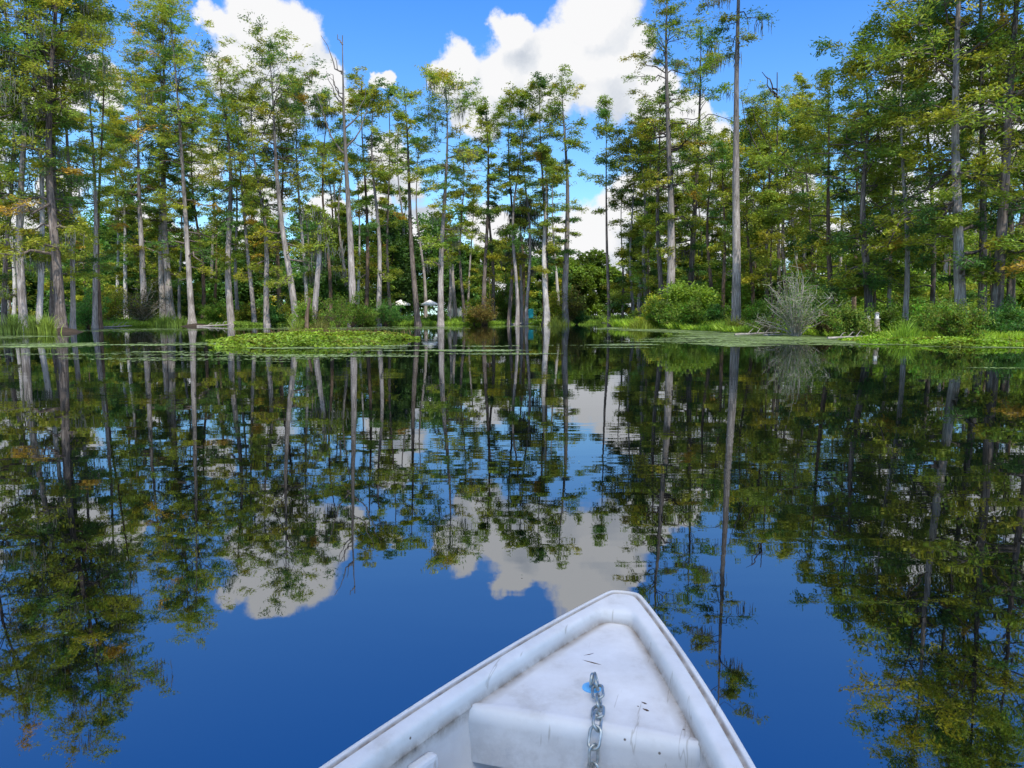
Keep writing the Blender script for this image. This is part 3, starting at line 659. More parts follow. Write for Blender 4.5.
for k, (px, D, yt, cbase, br, z) in enumerate(bl):
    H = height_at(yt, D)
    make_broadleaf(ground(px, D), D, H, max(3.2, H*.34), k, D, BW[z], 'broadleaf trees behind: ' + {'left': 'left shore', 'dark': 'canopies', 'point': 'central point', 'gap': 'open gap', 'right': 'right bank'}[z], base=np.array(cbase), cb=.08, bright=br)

# ------------------------------------------------------------------ shrubs
SH = [
 (796, 35.5, 2.7, 3.4, 'big grey twiggy half bare bush fanning out over the right bank', np.array([.15, .20, .08]), dict(stems=60, stemmat=TWIG, leafn=4, open_=.25, leaf=.1)),
 (830, 35, 1.0, 1.6, 'low dark brown brush at the foot of the grey twiggy bush', np.array([.06, .05, .02]), dict(stems=26, leafn=4)),
 (768, 39, 1.0, 2.6, 'fallen tangle of grey brush left of the twiggy bush', np.array([.06, .06, .03]), dict(stems=26, stemmat=TWIG, leafn=3)),
 (668, 56, 1.8, 3.4, 'green bush at the foot of the double cypress', GREEN*.8, dict(stems=30, leafn=12, leaf=.2)),
 (690, 52, 1.9, 2.8, 'leafy bush with greyish stems right of the double cypress', GREEN*.9, dict(stems=26, leafn=10, leaf=.18)),
 (652, 58, 2.0, 2.5, 'small yellow green bush left of the double cypress', OLIVE, dict(stems=20, leafn=10, leaf=.16)),
 (715, 54, 1.6, 2.8, 'dark green bush left of the tall smooth trunk', DEEP*1.2, dict(stems=20, leafn=12, leaf=.18)),
 (754, 50, 1.8, 2.6, 'green bush right of the tall smooth trunk', GREEN, dict(stems=20, leafn=10, leaf=.17)),
 (960, 28.5, 1.25, 2.2, 'round green and rusty bush under the thick straight cypress', np.array([.13, .17, .03]), dict(stems=44, leafn=9, leaf=.12)),
 (935, 31, 1.4, 2.0, 'green bush left of the round rusty bush', GREEN, dict(stems=30, leafn=11, leaf=.12)),
 (984, 30, 1.0, 1.6, 'dark bush under the leaning cypress', DEEP, dict(stems=26, leafn=10, leaf=.12)),
 (1012, 31, 1.4, 1.8, 'dark green bush at the right edge', DEEP*1.2, dict(stems=26, leafn=10, leaf=.12)),
 (850, 33, 1.5, 1.8, 'olive bush left of the layered golden cypress', np.array([.12, .16, .03]), dict(stems=26, leafn=11, leaf=.13)),
 (885, 34, 1.5, 1.8, 'shadowed green bush behind the stump', GREEN*.7, dict(stems=26, leafn=11, leaf=.13)),
 (812, 40, 2.2, 3.0, 'green bush right behind the grey twiggy bush', GREEN, dict(stems=26, leafn=10, leaf=.15)),
 (484, 83, 2.4, 4.0, 'reddish brown brush at the left of the central point', np.array([.15, .11, .03]), dict(stems=34, leafn=8, leaf=.2)),
 (474, 84, 1.9, 2.6, 'olive brush left of the reddish brown brush', OLIVE*.9, dict(stems=24, leafn=9, leaf=.2)),
 (507, 92, 5.0, 4.0, 'upright leafy green bush behind the thin pale stems', GREEN*.8, dict(stems=24, leafn=12, leaf=.25)),
 (556, 82, 2.6, 3.2, 'olive brush around the pale cypress at the tip of the point', OLIVE, dict(stems=30, leafn=8, leaf=.2)),
 (568, 83, 3.6, 3.4, 'rust tinged bush at the right end of the point', np.array([.14, .13, .025]), dict(stems=30, leafn=7, leaf=.2)),
 (577, 84, 1.6, 2.4, 'low dark bush at the very right end of the point', DEEP*1.2, dict(stems=22, leafn=9, leaf=.2)),
 (338, 64, 2.2, 4.0, 'light green willowy bush left of the dead tree', GREEN*.85, dict(stems=26, leafn=5, leaf=.16, open_=.2)),
 (352, 68, 2.4, 4.6, 'green bush around the foot of the dead tree', GREEN*.75, dict(stems=26, leafn=10, leaf=.2)),
 (385, 76, 2.2, 4.6, 'dark green bush around the grey swollen cypress', DEEP*1.5, dict(stems=26, leafn=10, leaf=.2)),
 (306, 40, 1.7, 1.7, 'light green leafy shrub at the foot of the mossy snag', np.array([.15, .22, .03]), dict(stems=26, leafn=9, leaf=.12)),
 (322, 40, 1.1, 1.2, 'dry brown twigs tangled right of the mossy snag', np.array([.1, .08, .04]), dict(stems=34, leafn=2)),
 (142, 74, 3.0, 5.0, 'grey brown twiggy thicket left of the close pair', np.array([.09, .08, .05]), dict(stems=50, stemmat=TWIG, leafn=4, leaf=.18)),
 (110, 70, 3.0, 4.0, 'olive bush left of the bleached slim cypress', OLIVE*.8, dict(stems=26, leafn=10, leaf=.2)),
 (88, 62, 2.4, 4.0, 'shaded bush right of the big buttress', DEEP*1.4, dict(stems=26, leafn=10, leaf=.2)),
 (214, 80, 2.0, 4.5, 'green bush right of the hummock cypress', GREEN*.9, dict(stems=26, leafn=10, leaf=.2)),
 (250, 78, 1.8, 4.5, 'low olive bush below the blue sky gap', OLIVE*.8, dict(stems=26, leafn=9, leaf=.2)),
 (275, 76, 2.4, 4.0, 'low shaded bush left of the large forked cypress', DEEP*1.6, dict(stems=26, leafn=9, leaf=.2)),
 (300, 74, 2.6, 4.0, 'bush with yellow leaves under the large forked cypress', OLIVE, dict(stems=26, leafn=9, leaf=.2)),
 (362, 74, 1.8, 4.0, 'small green bush left of the grey swollen cypress', GREEN*.9, dict(stems=26, leafn=9, leaf=.2)),
 (440, 84, 1.0, 2.5, 'green bush between the two cypresses before the canopies', GREEN, dict(stems=26, leafn=9, leaf=.22)),
]
for k, (px, D, H, Wd, lab, bc, op) in enumerate(SH):
    make_shrub(ground(px, D), D, H, Wd, k, lab, 'shrubs and tufts on the shore', base=np.array(bc), **op)

def make_tuft(px, D, H, Wd, n, base, seed, lab):
    rg = np.random.default_rng(seed); x0 = ground(px, D); z0 = max(float(gz(x0, D)), 0)
    t = empty('grass_tuft', (x0, D, z0), lab, 'grass tuft', 'shrubs and tufts on the shore')
    a = rg.uniform(0, 6.28, n); r = np.abs(rg.normal(0, .33, n))*Wd/2; a2 = rg.uniform(0, 6.28, n)
    p0 = np.stack([np.cos(a)*r, np.sin(a)*r, np.zeros(n)], -1); h = H*rg.uniform(.3, 1.15, n)*(1.05-1.2*r/Wd*rg.uniform(.5, 1.2, n))*(.75+.35*np.sin(a*3+seed))
    h = np.maximum(h, .12); out_ = np.stack([np.cos(a)*.5+np.cos(a2)*.5, np.sin(a)*.5+np.sin(a2)*.5, np.zeros(n)], -1)*(h*rg.uniform(.2, 1.1, n))[:, None]
    wv_ = np.stack([-np.sin(a2), np.cos(a2), 0*a], -1)*.022*D/40*rg.uniform(.6, 1.4, (n, 1))
    q = np.array([0, .4, .75, 1.0]); rows_ = []
    for k_, q_ in enumerate(q):
        c = p0+out_*q_**1.8; c[:, 2] = h*(q_*1.35-.45*q_**2.5); rows_ += [c-wv_*(1-q_*.9), c+wv_*(1-q_*.9)]
    V = np.stack(rows_, 1).reshape(-1, 3); b0 = np.arange(n)[:, None]*8
    Fc = np.concatenate([b0+np.array([[2*k_, 2*k_+1, 2*k_+3, 2*k_+2]]) for k_ in range(3)], 0)
    col = np.tile(base*rg.uniform(.6, 1.4, (n, 1)), (3, 1))
    link('foliage', mesh_np('foliage', V, Fc, col), GRASSM, t)
for k, q_ in enumerate([
 (12, 44, 1.2, 3.4, 420, np.array([.10, .16, .035]), 'tall arching grass clump at the left edge of the photo'),
 (36, 43, 1.25, 2.2, 360, np.array([.13, .19, .035]), 'tall bright grass between the left edge clump and the big buttress'),
 (48, 42, 1.2, 1.6, 400, np.array([.22, .3, .05]), 'bright grass tuft touching the big buttress'),
 (735, 45, 1.1, 2.2, 500, np.array([.3, .32, .05]), 'yellowish grass clump around the tall smooth trunk'),
 (903, 28.5, .9, 2.4, 600, np.array([.2, .33, .04]), 'bright lime grassy clump below the slim pale cypress'),
 (165, 72, 1.5, 4.0, 380, np.array([.15, .24, .045]), 'light green grass at the foot of the close pair'),
 (181, 70, 1.1, 3.4, 300, np.array([.13, .2, .04]), 'grass tuft between the close pair and the hummock cypress'),
 (298, 39, 1.0, 1.6, 400, np.array([.26, .34, .06]), 'tuft of pale shoots left of the mossy snag'),
 (320, 39, .9, 1.8, 400, np.array([.2, .2, .06]), 'brownish grass tuft right of the mossy snag'),
 (640, 56, .9, 4.0, 600, np.array([.26, .32, .05]), 'yellow green grass in front of the trio on the right bank'),
 (556, 79, 1.2, 4.0, 500, np.array([.22, .28, .05]), 'olive grass at the foot of the pale cypress on the point')]): make_tuft(*q_[:5], q_[5], 60+k, q_[6])
# ------------------------------------------------------------------ stuff: bank growth, island plants, duckweed
rng = np.random.default_rng(42)
def scatter_ok(th_lo, th_hi, n, e0, e1):
    t_ = np.arctan(rng.uniform(th_lo, th_hi, n)); e = rng.uniform(0, 1, n)**1.3*(e1-e0)+e0
    r = rs(t_)+e
    return r*np.sin(t_), r*np.cos(t_), e
def patchy(x, y, s):
    return .5+.5*np.sin(x*s+1.7*np.sin(y*s*.7))*np.cos(y*s*1.3+1.1*np.sin(x*s*.6))
def blades(x, y, z, h, wd, color, lean=.35):
    m = len(x); a = rng.uniform(0, 6.28, m); l = rng.normal(0, lean, (m, 2))
    b = np.stack([np.cos(a), np.sin(a), np.zeros(m)], -1)*wd[:, None]
    p = np.stack([x, y, z], -1); tp = p+np.stack([l[:, 0]*h, l[:, 1]*h, h], -1)
    md = p*.45+tp*.55
    V = np.stack([p-b*.5, md-b*.5, tp, md+b*.5], 1); V[:, 3] = md+b*.5; V[:, 0] = p
    return V.reshape(-1, 3), np.arange(m*4).reshape(-1, 4), color
x, y, e = scatter_ok(-.95, 1.2, 150000, -2.2, 7)
z = np.maximum(gz(x, y), 0); pt = patchy(x, y, .5)
right = x/np.maximum(y, 1) > .13
h = np.where(x/np.maximum(y, 1) > .44, .24, np.where(right, .42, .34))*rng.uniform(.5, 1.5, len(x))*(.6+pt*.8)
c0 = np.where(right[:, None], np.array([.30, .44, .05]), np.array([.20, .31, .045]))*(rng.uniform(.6, 1.3, (len(x), 1)))
mid = (x/y > -.18) & (x/y < .07); c0 = np.where(mid[:, None], np.array([.26, .4, .05])*rng.uniform(.6, 1.3, (len(x), 1)), c0)
V, Fc, col = blades(x, y, z, h, .06*y/40*rng.uniform(.7, 1.3, len(x)), c0, .5)
tag(link('bank_grass', mesh_np('bank_grass', V, Fc, col), GRASSM), 'grass and low weeds growing along the water edge', 'grass', kind='stuff')
# forest undergrowth carpet
x, y, e = scatter_ok(-1.0, 1.25, 60000, 5, 42); z = gz(x, y); h = rng.uniform(.15, .7, len(x))*(.5+patchy(x, y, .3))
V, Fc, col = blades(x, y, z, h, .16*y/70*rng.uniform(.7, 1.3, len(x)), np.array([.12, .19, .035])*rng.uniform(.4, 1.6, (len(x), 1)), .7)
tag(link('undergrowth', mesh_np('undergrowth', V, Fc, col), GRASSM), 'dim green undergrowth covering the forest floor', 'undergrowth', kind='stuff')

def floating(name, zones, n, hr, leaf, cols, label, cat, zb=.0):
    """zones: (cx,cy,rx,ry,weight)"""
    w_ = np.array([q[4] for q in zones], float); w_ /= w_.sum()
    k = rng.choice(len(zones), n, p=w_); Zs = np.array([q[:4] for q in zones])[k]
    a = rng.uniform(0, 6.28, n); rr = np.sqrt(rng.uniform(0, 1, n))*(1+.14*np.sin(a*5+Zs[:, 0])+.1*np.sin(a*11+Zs[:, 1]))
    x = Zs[:, 0]+np.cos(a)*rr*Zs[:, 2]; y = Zs[:, 1]+np.sin(a)*rr*Zs[:, 3]
    kp = .6*patchy(x, y, 1.1)+.4*patchy(x*2.3, y*3, 1.3)+rng.normal(0, .08, n) > .22+.5*np.clip(rr-.5, 0, 1); x, y, rr = x[kp], y[kp], rr[kp]
    m = len(x)
    hh = rng.uniform(hr[0], hr[1], m)*np.clip(1.3-rr, .3, 1)
    C = np.stack([x, y, hh+zb], -1)
    Dv = rng.normal(0, 1, (m, 3)); Dv[:, 2] *= .3; Dv /= np.linalg.norm(Dv, axis=1, keepdims=True)
    pk = patchy(x, y, .9)[:, None]
    cc = (cols[0]*(1-pk)+cols[1]*pk)*rng.uniform(.5, 1.3, (m, 1)); dl = patchy(x*1.7+3, y*2.9, 1.0)+rng.normal(0, .2, m) > .78; cc = np.where(dl[:, None], cc*np.array([.75, .55, .7]), cc)
    V, Fc, col = leaf_mesh(name, C, Dv, 4, .1, .3, leaf, leaf*.7, cc, tilt=.45, fan=1., droop=.05)
    return tag(link(name, mesh_np(name, V, Fc, col), GRASSM), label, cat, kind='stuff')
g_ = lambda px, D: ground(px, D)
# right bank floating pennywort strip
zones = [(g_(940, 26), 26.5, 2.6, 1.8, 3), (g_(1010, 24.5), 25, 2.4, 1.8, 3), (g_(890, 28.5), 29, 1.6, 1.0, 1.6), (g_(1080, 23), 23.5, 2.4, 2.4, 2), (g_(980, 23.5), 23.8, 2.2, .5, .5)]
floating('pennywort', zones, 9000, (.02, .22), .12, (np.array([.16, .29, .03]), np.array([.26, .40, .04])), 'bright green leafy floating plants along the right bank', 'water plants')
zones = [(g_(300, 29), 29.5, 2.9, 1.6, 4), (g_(262, 27), 27.5, 1.8, .7, 1.2), (g_(350, 30), 30.5, 2.4, 1.5, 2), (g_(318, 37), 37, 2.0, 3.5, 2), (g_(385, 31.5), 31.5, 1.2, .4, .4), (g_(290, 24.5), 24.8, 3.2, 2.2, 1.3)]
floating('island_plants', zones, 17000, (.01, .34), .13, (np.array([.20, .31, .04]), np.array([.30, .43, .045])), 'low floating island of bright green water plants', 'water plants')
x = rng.normal(0, 1.6, 900)+g_(330, 34); y = rng.normal(0, 1.6, 900)+34; h = rng.uniform(.15, .5, 900)
V, Fc, col = blades(x, y, np.zeros(900), h, np.full(900, .03), np.array([.15, .09, .05])*rng.uniform(.6, 1.3, (900, 1)), .3)
tag(link('dry_stalks', mesh_np('dry_stalks', V, Fc, col), GRASSM), 'dry reddish stalks standing among the island plants', 'dry stalks', kind='stuff')

def pads(zones, n, rad, label, name='duckweed', z=.006, thr=.35, sc_=.8):
    w_ = np.array([q[4] for q in zones], float); w_ /= w_.sum()
    k = rng.choice(len(zones), n, p=w_); Zs = np.array([q[:4] for q in zones])[k]
    a = rng.uniform(0, 6.28, n); rr = np.sqrt(rng.uniform(0, 1, n))*(1+.2*np.sin(a*3+Zs[:, 0]))
    x = Zs[:, 0]+np.cos(a)*rr*Zs[:, 2]; y = Zs[:, 1]+np.sin(a)*rr*Zs[:, 3]
    kp = .6*patchy(x*.6, y*1.9, sc_)+.4*patchy(x*1.7+9, y*4.3, sc_) + rng.normal(0, .10, n) > thr + .55*np.clip(rr-.45, 0, 1); x, y = x[kp], y[kp]; m = len(x)
    r = rad*rng.uniform(.5, 1.4, m)*np.clip(y/30, .5, 2); t0 = rng.uniform(0, 6.28, m)
    aa = t0[:, None]+np.arange(6)[None]*math.pi/3
    rrj = r[:, None]*rng.uniform(.75, 1.2, (m, 6))
    V = np.stack([x[:, None]+np.cos(aa)*rrj, y[:, None]+np.sin(aa)*rrj, np.repeat((z+rng.uniform(0, .004, m))[:, None], 6, 1)], -1).reshape(-1, 3)
    gcol = np.where(rng.uniform(0, 1, (m, 1)) < .3, np.array([.25, .32, .17]), np.array([.17, .25, .07]))*rng.uniform(.4, 1.4, (m, 1))*(.6+.6*patchy(x*2, y*3, 1.0))[:, None]
    return tag(link(name, mesh_np(name, V, np.arange(m*6).reshape(-1, 6), gcol), PADM), label, 'floating plants', kind='stuff')
zl = []
def Z(px0, px1, D0, D1, w_): 
    Dm = (D0+D1)/2; zl.append((g_((px0+px1)/2, Dm), Dm, (px1-px0)/2/F*Dm, (D1-D0)/2, w_))
Z(-60, 130, 22, 27, 3); Z(100, 300, 22.5, 28, 3); Z(230, 430, 21, 25, 3.5); Z(380, 560, 19.8, 21.5, 1.2); Z(420, 600, 23, 25, .5); Z(-80, 60, 30, 38, 1.2); Z(60, 230, 45, 60, 1.5)
Z(230, 380, 48, 66, 2.5); Z(330, 470, 50, 70, 2.5); Z(60, 240, 19.5, 21, .5); Z(480, 560, 60, 78, .5); Z(-40, 460, 15.5, 21, 3)
pads(zl, 44000, .07, 'broken streaks of small pale floating leaves across the left half of the lake', thr=.52)
zl = []
Z(598, 680, 46, 66, 2); Z(640, 760, 37, 56, 4); Z(690, 840, 28, 42, 5); Z(780, 905, 26, 34, 4); Z(850, 1000, 23.6, 28, 2.5); Z(930, 1090, 22, 25, 2); Z(590, 670, 24.2, 25.8, .5); Z(690, 780, 23.5, 26.5, .8); Z(620, 900, 24, 36, 3)
pads(zl, 110000, .075, 'pale green duckweed belt lying along the right bank', name='duckweed_belt', thr=.33)
zl = []
Z(440, 560, 18.5, 19.5, 1); Z(580, 660, 22.5, 23.3, 1); Z(360, 430, 17.5, 18.2, .4); Z(960, 1030, 13.6, 14, .2); Z(255, 300, 15.6, 16, .2)
pads(zl, 1600, .06, 'a few stray floating leaves on open water', name='stray_leaves', thr=.4)

pads([(-1.2, 4.5, 2.6, 2.4, 1), (2.6, 4.5, 2.2, 2.4, 1), (0, 9, 6, 4, 1.5)], 260, .009, 'tiny specks of pollen and leaf bits drifting near the boat', name='floating_specks', thr=.2)
# ------------------------------------------------------------------ distant built things
WHITE = plain('white_painted_wood', (.72, .7, .66), .6, var=.1, scale=2)
CANV = plain('white_canvas', (.85, .84, .8), .7, var=.06, scale=1)
TEAL = plain('teal_canvas', (.02, .3, .36), .6, var=.15, scale=3)
STEEL = plain('dull_metal_poles', (.3, .3, .3), .5, var=.1)
D = 104; xa, xb_ = ground(448, D), ground(486, D)
t = empty('picket_fence', ((xa+xb_)/2, D, float(gz(xa, D))), 'white board fence seen between trunks behind the brown brush', 'fence')
m = MB(); m.box((0, 0, 1.3), (xb_-xa, .05, .12)); m.box((0, 0, .5), (xb_-xa, .05, .12)); m.build('rails', WHITE, t)
m = MB(); nbd = 34
for k in range(nbd): m.box((-(xb_-xa)/2+(k+.5)*(xb_-xa)/nbd, -.05, .85), ((xb_-xa)/nbd*.8, .03, 1.6+.05*math.sin(k*2.3)))
m.build('boards', WHITE, t)
for k in range(4):
    m = MB(); m.box((-(xb_-xa)/2+k*(xb_-xa)/3, .06, .95), (.14, .14, 1.9)); m.build('post', WHITE, t)
def canopy(px, D, wd, lab):
    x = ground(px, D); z = float(gz(x, D)); t = empty('canopy', (x, D, z), lab, 'canopy', 'white canopies on the far lawn')
    m = MB(); n = 12; R0 = wd/2
    for k in range(n):
        a, b_ = 2*math.pi*k/n, 2*math.pi*(k+1)/n
        m.poly([(R0*math.cos(a), R0*math.sin(a), 2.25), (R0*math.cos(b_), R0*math.sin(b_), 2.25), (.05*math.cos(b_), .05*math.sin(b_), 2.8), (.05*math.cos(a), .05*math.sin(a), 2.8)])
        m.poly([(R0*math.cos(a), R0*math.sin(a), 2.25), (R0*math.cos(b_), R0*math.sin(b_), 2.25), (R0*math.cos(b_), R0*math.sin(b_), 2.05), (R0*math.cos(a), R0*math.sin(a), 2.05)])
    m.build('canopy_top', CANV, t); m = MB(); m.tube([(0, 0, 0), (0, 0, 2.85)], .04, 8); m.build('pole', STEEL, t)
    m = MB()
    for k in range(n):
        a = 2*math.pi*k/n; m.tube([(0, 0, 2.35), (R0*.97*math.cos(a), R0*.97*math.sin(a), 2.26)], .015, 4)
    m.build('ribs', STEEL, t)
canopy(401, 98, 2.6, 'left of the two white canopies on the far lawn'); canopy(430, 98, 2.4, 'right of the two white canopies, partly behind a trunk')
# teal chair
D = 90; x = ground(531, D); t = empty('folding_chair', (x, D, float(gz(x, D))), 'teal canvas chair at the waterside between the thin trunks', 'chair', rz=.4)
m = MB(); m.box((0, 0, .62), (1.1, .9, .06)); m.build('seat', TEAL, t, bevel=.02)
m = MB(); m.box((0, .5, 1.2), (1.1, .06, 1.1)); m.build('backrest', TEAL, t, bevel=.02)
for sx in (-1, 1):
    for sy in (-1, 1):
        m = MB(); m.tube([(sx*.5, sy*.4, 0), (sx*.5, sy*.42, .62)], .03, 6); m.build('leg', STEEL, t)
    m = MB(); m.box((sx*.55, 0, .9), (.06, .8, .05)); m.box((sx*.55, -.36, .76), (.05, .05, .28)); m.build('armrest', STEEL, t)
# cottage far behind, right
YW = plain('pale_yellow_siding', (.62, .55, .28), .8, var=.08, scale=2); ROOF = plain('grey_shingles', (.16, .15, .14), .9, var=.25, scale=6); GLS = plain('dark_window_glass', (.03, .04, .05), .1, var=.1)
D = 84; x = ground(714, D); t = empty('cottage', (x, D, float(gz(x, D))), 'pale yellow cottage glimpsed through the trunks on the right', 'house')
m = MB(); m.box((0, 0, 2.0), (4.4, 4, 4.2)); m.build('wall', YW, t)
m = MB(); m.quadgrid([[(-2.7, -2.4, 3.95), (-2.7, 0, 5.6), (-2.7, 2.4, 3.95)], [(2.7, -2.4, 3.95), (2.7, 0, 5.6), (2.7, 2.4, 3.95)]]); o = m.build('roof', ROOF, t)
s_ = o.modifiers.new('thick', 'SOLIDIFY'); s_.thickness = .12
for wx in (-1.2, 1.2):
    m = MB(); m.box((wx, -2.03, 2.2), (.95, .05, 1.3)); wf_ = m.build('window', WHITE, t)
    m = MB(); m.box((wx, -2.065, 2.2), (.8, .03, 1.15)); m.build('pane', GLS, wf_)
# white box on a stump beside the layered cypress
D = 33.5; x = ground(877, D)
t = empty('cypress_stump', (x, D, float(gz(x, D))-.05), 'forked weathered stump beside the layered golden cypress', 'stump')
V, Fc = trunk_mesh(np.stack([np.linspace(0, -.05, 8), np.zeros(8), np.linspace(0, 1.0, 8)], -1), np.linspace(.14, .1, 8), k=12, flare=2, fh=.3, seed=4); link('trunk', mesh_np('trunk', V, Fc), BARK['grey'], t, smooth=True)
V, Fc = trunk_mesh(np.stack([np.linspace(-.32, -.42, 8), np.zeros(8), np.linspace(0, 1.15, 8)], -1), np.linspace(.13, .07, 8), k=12, flare=1.8, fh=.3, seed=5); link('trunk', mesh_np('trunk', V, Fc), BARK['pale'], t, smooth=True)
t = empty('birdhouse', (x-.05, D, float(gz(x, D))+.93), 'small white nest box on top of the forked stump', 'nest box')
m = MB(); m.box((0, 0, .03), (.26, .18, .02)); m.build('tray', WHITE, t)
m = MB(); m.box((0, 0, .16), (.13, .13, .22)); m.build('box', WHITE, t, bevel=.01)
m = MB(); m.poly([(-.1, -.1, .275), (.1, -.1, .275), (0, 0, .36)]); m.poly([(.1, -.1, .275), (.1, .1, .275), (0, 0, .36)]); m.poly([(.1, .1, .275), (-.1, .1, .275), (0, 0, .36)]); m.poly([(-.1, .1, .275), (-.1, -.1, .275), (0, 0, .36)]); m.build('roof', ROOF, t)
m = MB(); m.tube([(0, -.069, .19), (0, -.064, .19)], .022, 12); m.build('entrance_hole', GLS, t)
# pale rock at right edge
D = 31; x = ground(1003, D)
bmv = MB(); rr = random.Random(3); rings_ = []
for i_ in range(7):
    ph = math.pi*i_/6; rings_.append([(.26*math.sin(ph)*math.cos(a)*(1+rr.uniform(-.12, .12)), .2*math.sin(ph)*math.sin(a)*(1+rr.uniform(-.12, .12)), .2+.2*math.cos(ph)) for a in [2*math.pi*j/12 for j in range(12)]])
bmv.quadgrid(rings_, close_v=True)
o = bmv.build('rock', plain('pale_pinkish_stone', (.55, .42, .38), .85, var=.25, scale=6, bump=.5), None, smooth=True); o.location = (x, D, float(gz(x, D))-.05); tag(o, 'pale pinkish rock on the bank near the right edge', 'rock')
for k, (px, D, ln, rz, rr0, lab) in enumerate([(757, 37.5, 2.6, .25, .07, 'long fallen grey branch lying at the water edge left of the twiggy bush'), (780, 36.5, 1.6, -.5, .045, 'short fallen branch poking out under the grey twiggy bush'),
        (848, 31.5, 1.9, .12, .06, 'fallen limb half sunk in the floating plants right of the twiggy bush'), (215, 68, 3.2, .2, .09, 'fallen trunk lying in the water right of the hummock cypress'), (118, 62, 3.0, -.3, .08, 'fallen trunk in shallow water left of the close pair'),
        (520, 84, 3.0, .1, .08, 'fallen pole lying along the edge of the central point')]):
    rg = random.Random(k+9); m = MB(); n = 9
    m.tube([(ln*(i_/(n-1)-.5), rg.uniform(-.04, .04)*ln*.4, .06+.10*i_/(n-1)*ln*.5+rg.uniform(-.02, .02)) for i_ in range(n)], [rr0*(1-.6*i_/(n-1)) for i_ in range(n)], 8)
    for c in (.3, .5, .7):
        x0 = ln*(c-.5); m.tube([(x0, 0, .08+.1*c*ln*.5), (x0+ln*.08, rg.uniform(-.1, .1), .2+.14*ln*c), (x0+ln*.16, rg.uniform(-.2, .2), .3+.2*ln*c*rg.random())], [rr0*.4, rr0*.25, rr0*.1], 5)
    o = m.build('fallen_branch', plain('bleached_dead_wood', (.26, .235, .21), .9, var=.4, scale=4) if k == 0 else bpy.data.materials['bleached_dead_wood'], None, smooth=True)
    o.location = (ground(px, D), D, max(float(gz(ground(px, D), D)), -.03)); o.rotation_euler = (0, 0, rz); tag(o, lab, 'fallen branch', 'fallen branches along the shore')
# hummocks under the standing trees
MUD = plain('wet_dark_mud', (.035, .025, .016), .8, var=.4, scale=5, bump=.6)
for px, D, rx, lab in ((64, 45, 1.15, 'muddy root mound around the big buttressed cypress'), (196, 69.5, 1.7, 'muddy mound around the leaning hummock cypress'), (313, 39.8, .9, 'muddy root mound under the mossy snag')):
    m = MB(); rings_ = []
    for i_ in range(7):
        q = i_/6; rings_.append([(rx*q*math.cos(a)*(1+.18*math.sin(a*3+px)+rr.uniform(-.06, .06)), rx*.7*q*math.sin(a)*(1+rr.uniform(-.08, .08)), .34*(1-q**1.6)-.06+rr.uniform(-.02, .02)) for a in [2*math.pi*j/22 for j in range(22)]])
    m.quadgrid(rings_, close_v=True); o = m.build('root_mound', MUD, None, smooth=True); o.location = (ground(px, D), D, 0); tag(o, lab, 'mud mound', 'muddy mounds under standing trees')

# ------------------------------------------------------------------ the boat
YAW = R(16.8); TIP = Vector((.247, 1.522)); GZ = .40
fw = Vector((math.sin(YAW), math.cos(YAW))); rt = Vector((math.cos(YAW), -math.sin(YAW)))
MBOAT = Matrix(((rt.x, -fw.x, 0, TIP.x), (rt.y, -fw.y, 0, TIP.y), (0, 0, 1, GZ), (0, 0, 0, 1)))   # local x = right, y = aft, z = up from gunwale
boat = empty('rowing_boat', (0, 0, 0), 'weathered white fibreglass rowing boat with its bow pointing up the lake', 'boat')
boat.matrix_world = MBOAT
LEN = 3.3
def halfw(a):       # outer half width of gunwale
    a = max(a, 0); return .033+.71*(1-math.exp(-a*.66))
def inset(a, d): return halfw(a)-d
def ring(nose, d, z, drop=0.0, nn=44, corner=.05, zf=None, end=LEN):
    """outline from left aft to right aft at inset d, blunt nose at a=nose"""
    As = nose+(end-nose)*np.linspace(0, 1, nn)**1.6
    pts = []
    for a in As[::-1]:
        wv_ = max(halfw(a)-d*(1.0+.12*math.exp(-a*2)), .004)
        f = min(1, (a-nose)/corner); wv_ = wv_*(1-(1-f)**2*.12) if f < 1 else wv_
        pts.append((-wv_, a))
    w0 = -pts[-1][0]
    mid_ = [(-w0*c, nose-.006*min(1, w0/.04)*(1-c*c)) for c in (.66, .33, 0, -.33, -.66)]
    pts = pts+mid_+[(-x_, a_) for x_, a_ in pts[::-1]]
    return [(x_, a_, (zf(a_) if zf else z)) for x_, a_ in pts]
# boat materials
bm_, nt, out = new_mat('weathered_white_gelcoat'); L = nt.links.new
tc = N(nt, 'TexCoord'); geo = N(nt, 'NewGeometry')
n1 = N(nt, 'TexNoise', i_Scale=7.0, i_Detail=8.0, i_Roughness=.65); L(tc.outputs['Object'], n1.inputs['Vector'])
n2 = N(nt, 'TexNoise', i_Scale=60.0, i_Detail=4.0, i_Roughness=.6); L(tc.outputs['Object'], n2.inputs['Vector'])
v1 = N(nt, 'TexVoronoi', i_Scale=22.0); L(tc.outputs['Object'], v1.inputs['Vector'])
c1 = ramp(nt, n1.outputs[0], [(.30, (.50, .475, .43)), (.46, (.67, .66, .635)), (.62, (.755, .75, .73))])
spk = ramp(nt, n2.outputs[0], [(.68, (1, 1, 1)), (.74, (.42, .33, .24))])
spv = N(nt, 'TexNoise', i_Scale=16.0, i_Detail=5.0, i_Roughness=.8); L(tc.outputs['Object'], spv.inputs['Vector'])
spm = ramp(nt, spv.outputs[0], [(.52, (0, 0, 0)), (.64, (1, 1, 1))])
mA = N(nt, 'MixRGB', blend_type='MULTIPLY'); L(spm.outputs[0], mA.inputs[0]); L(c1.outputs[0], mA.inputs[1]); L(spk.outputs[0], mA.inputs[2])
v2 = N(nt, 'TexVoronoi', i_Scale=24.0, i_Randomness=1.0); L(tc.outputs['Object'], v2.inputs['Vector'])
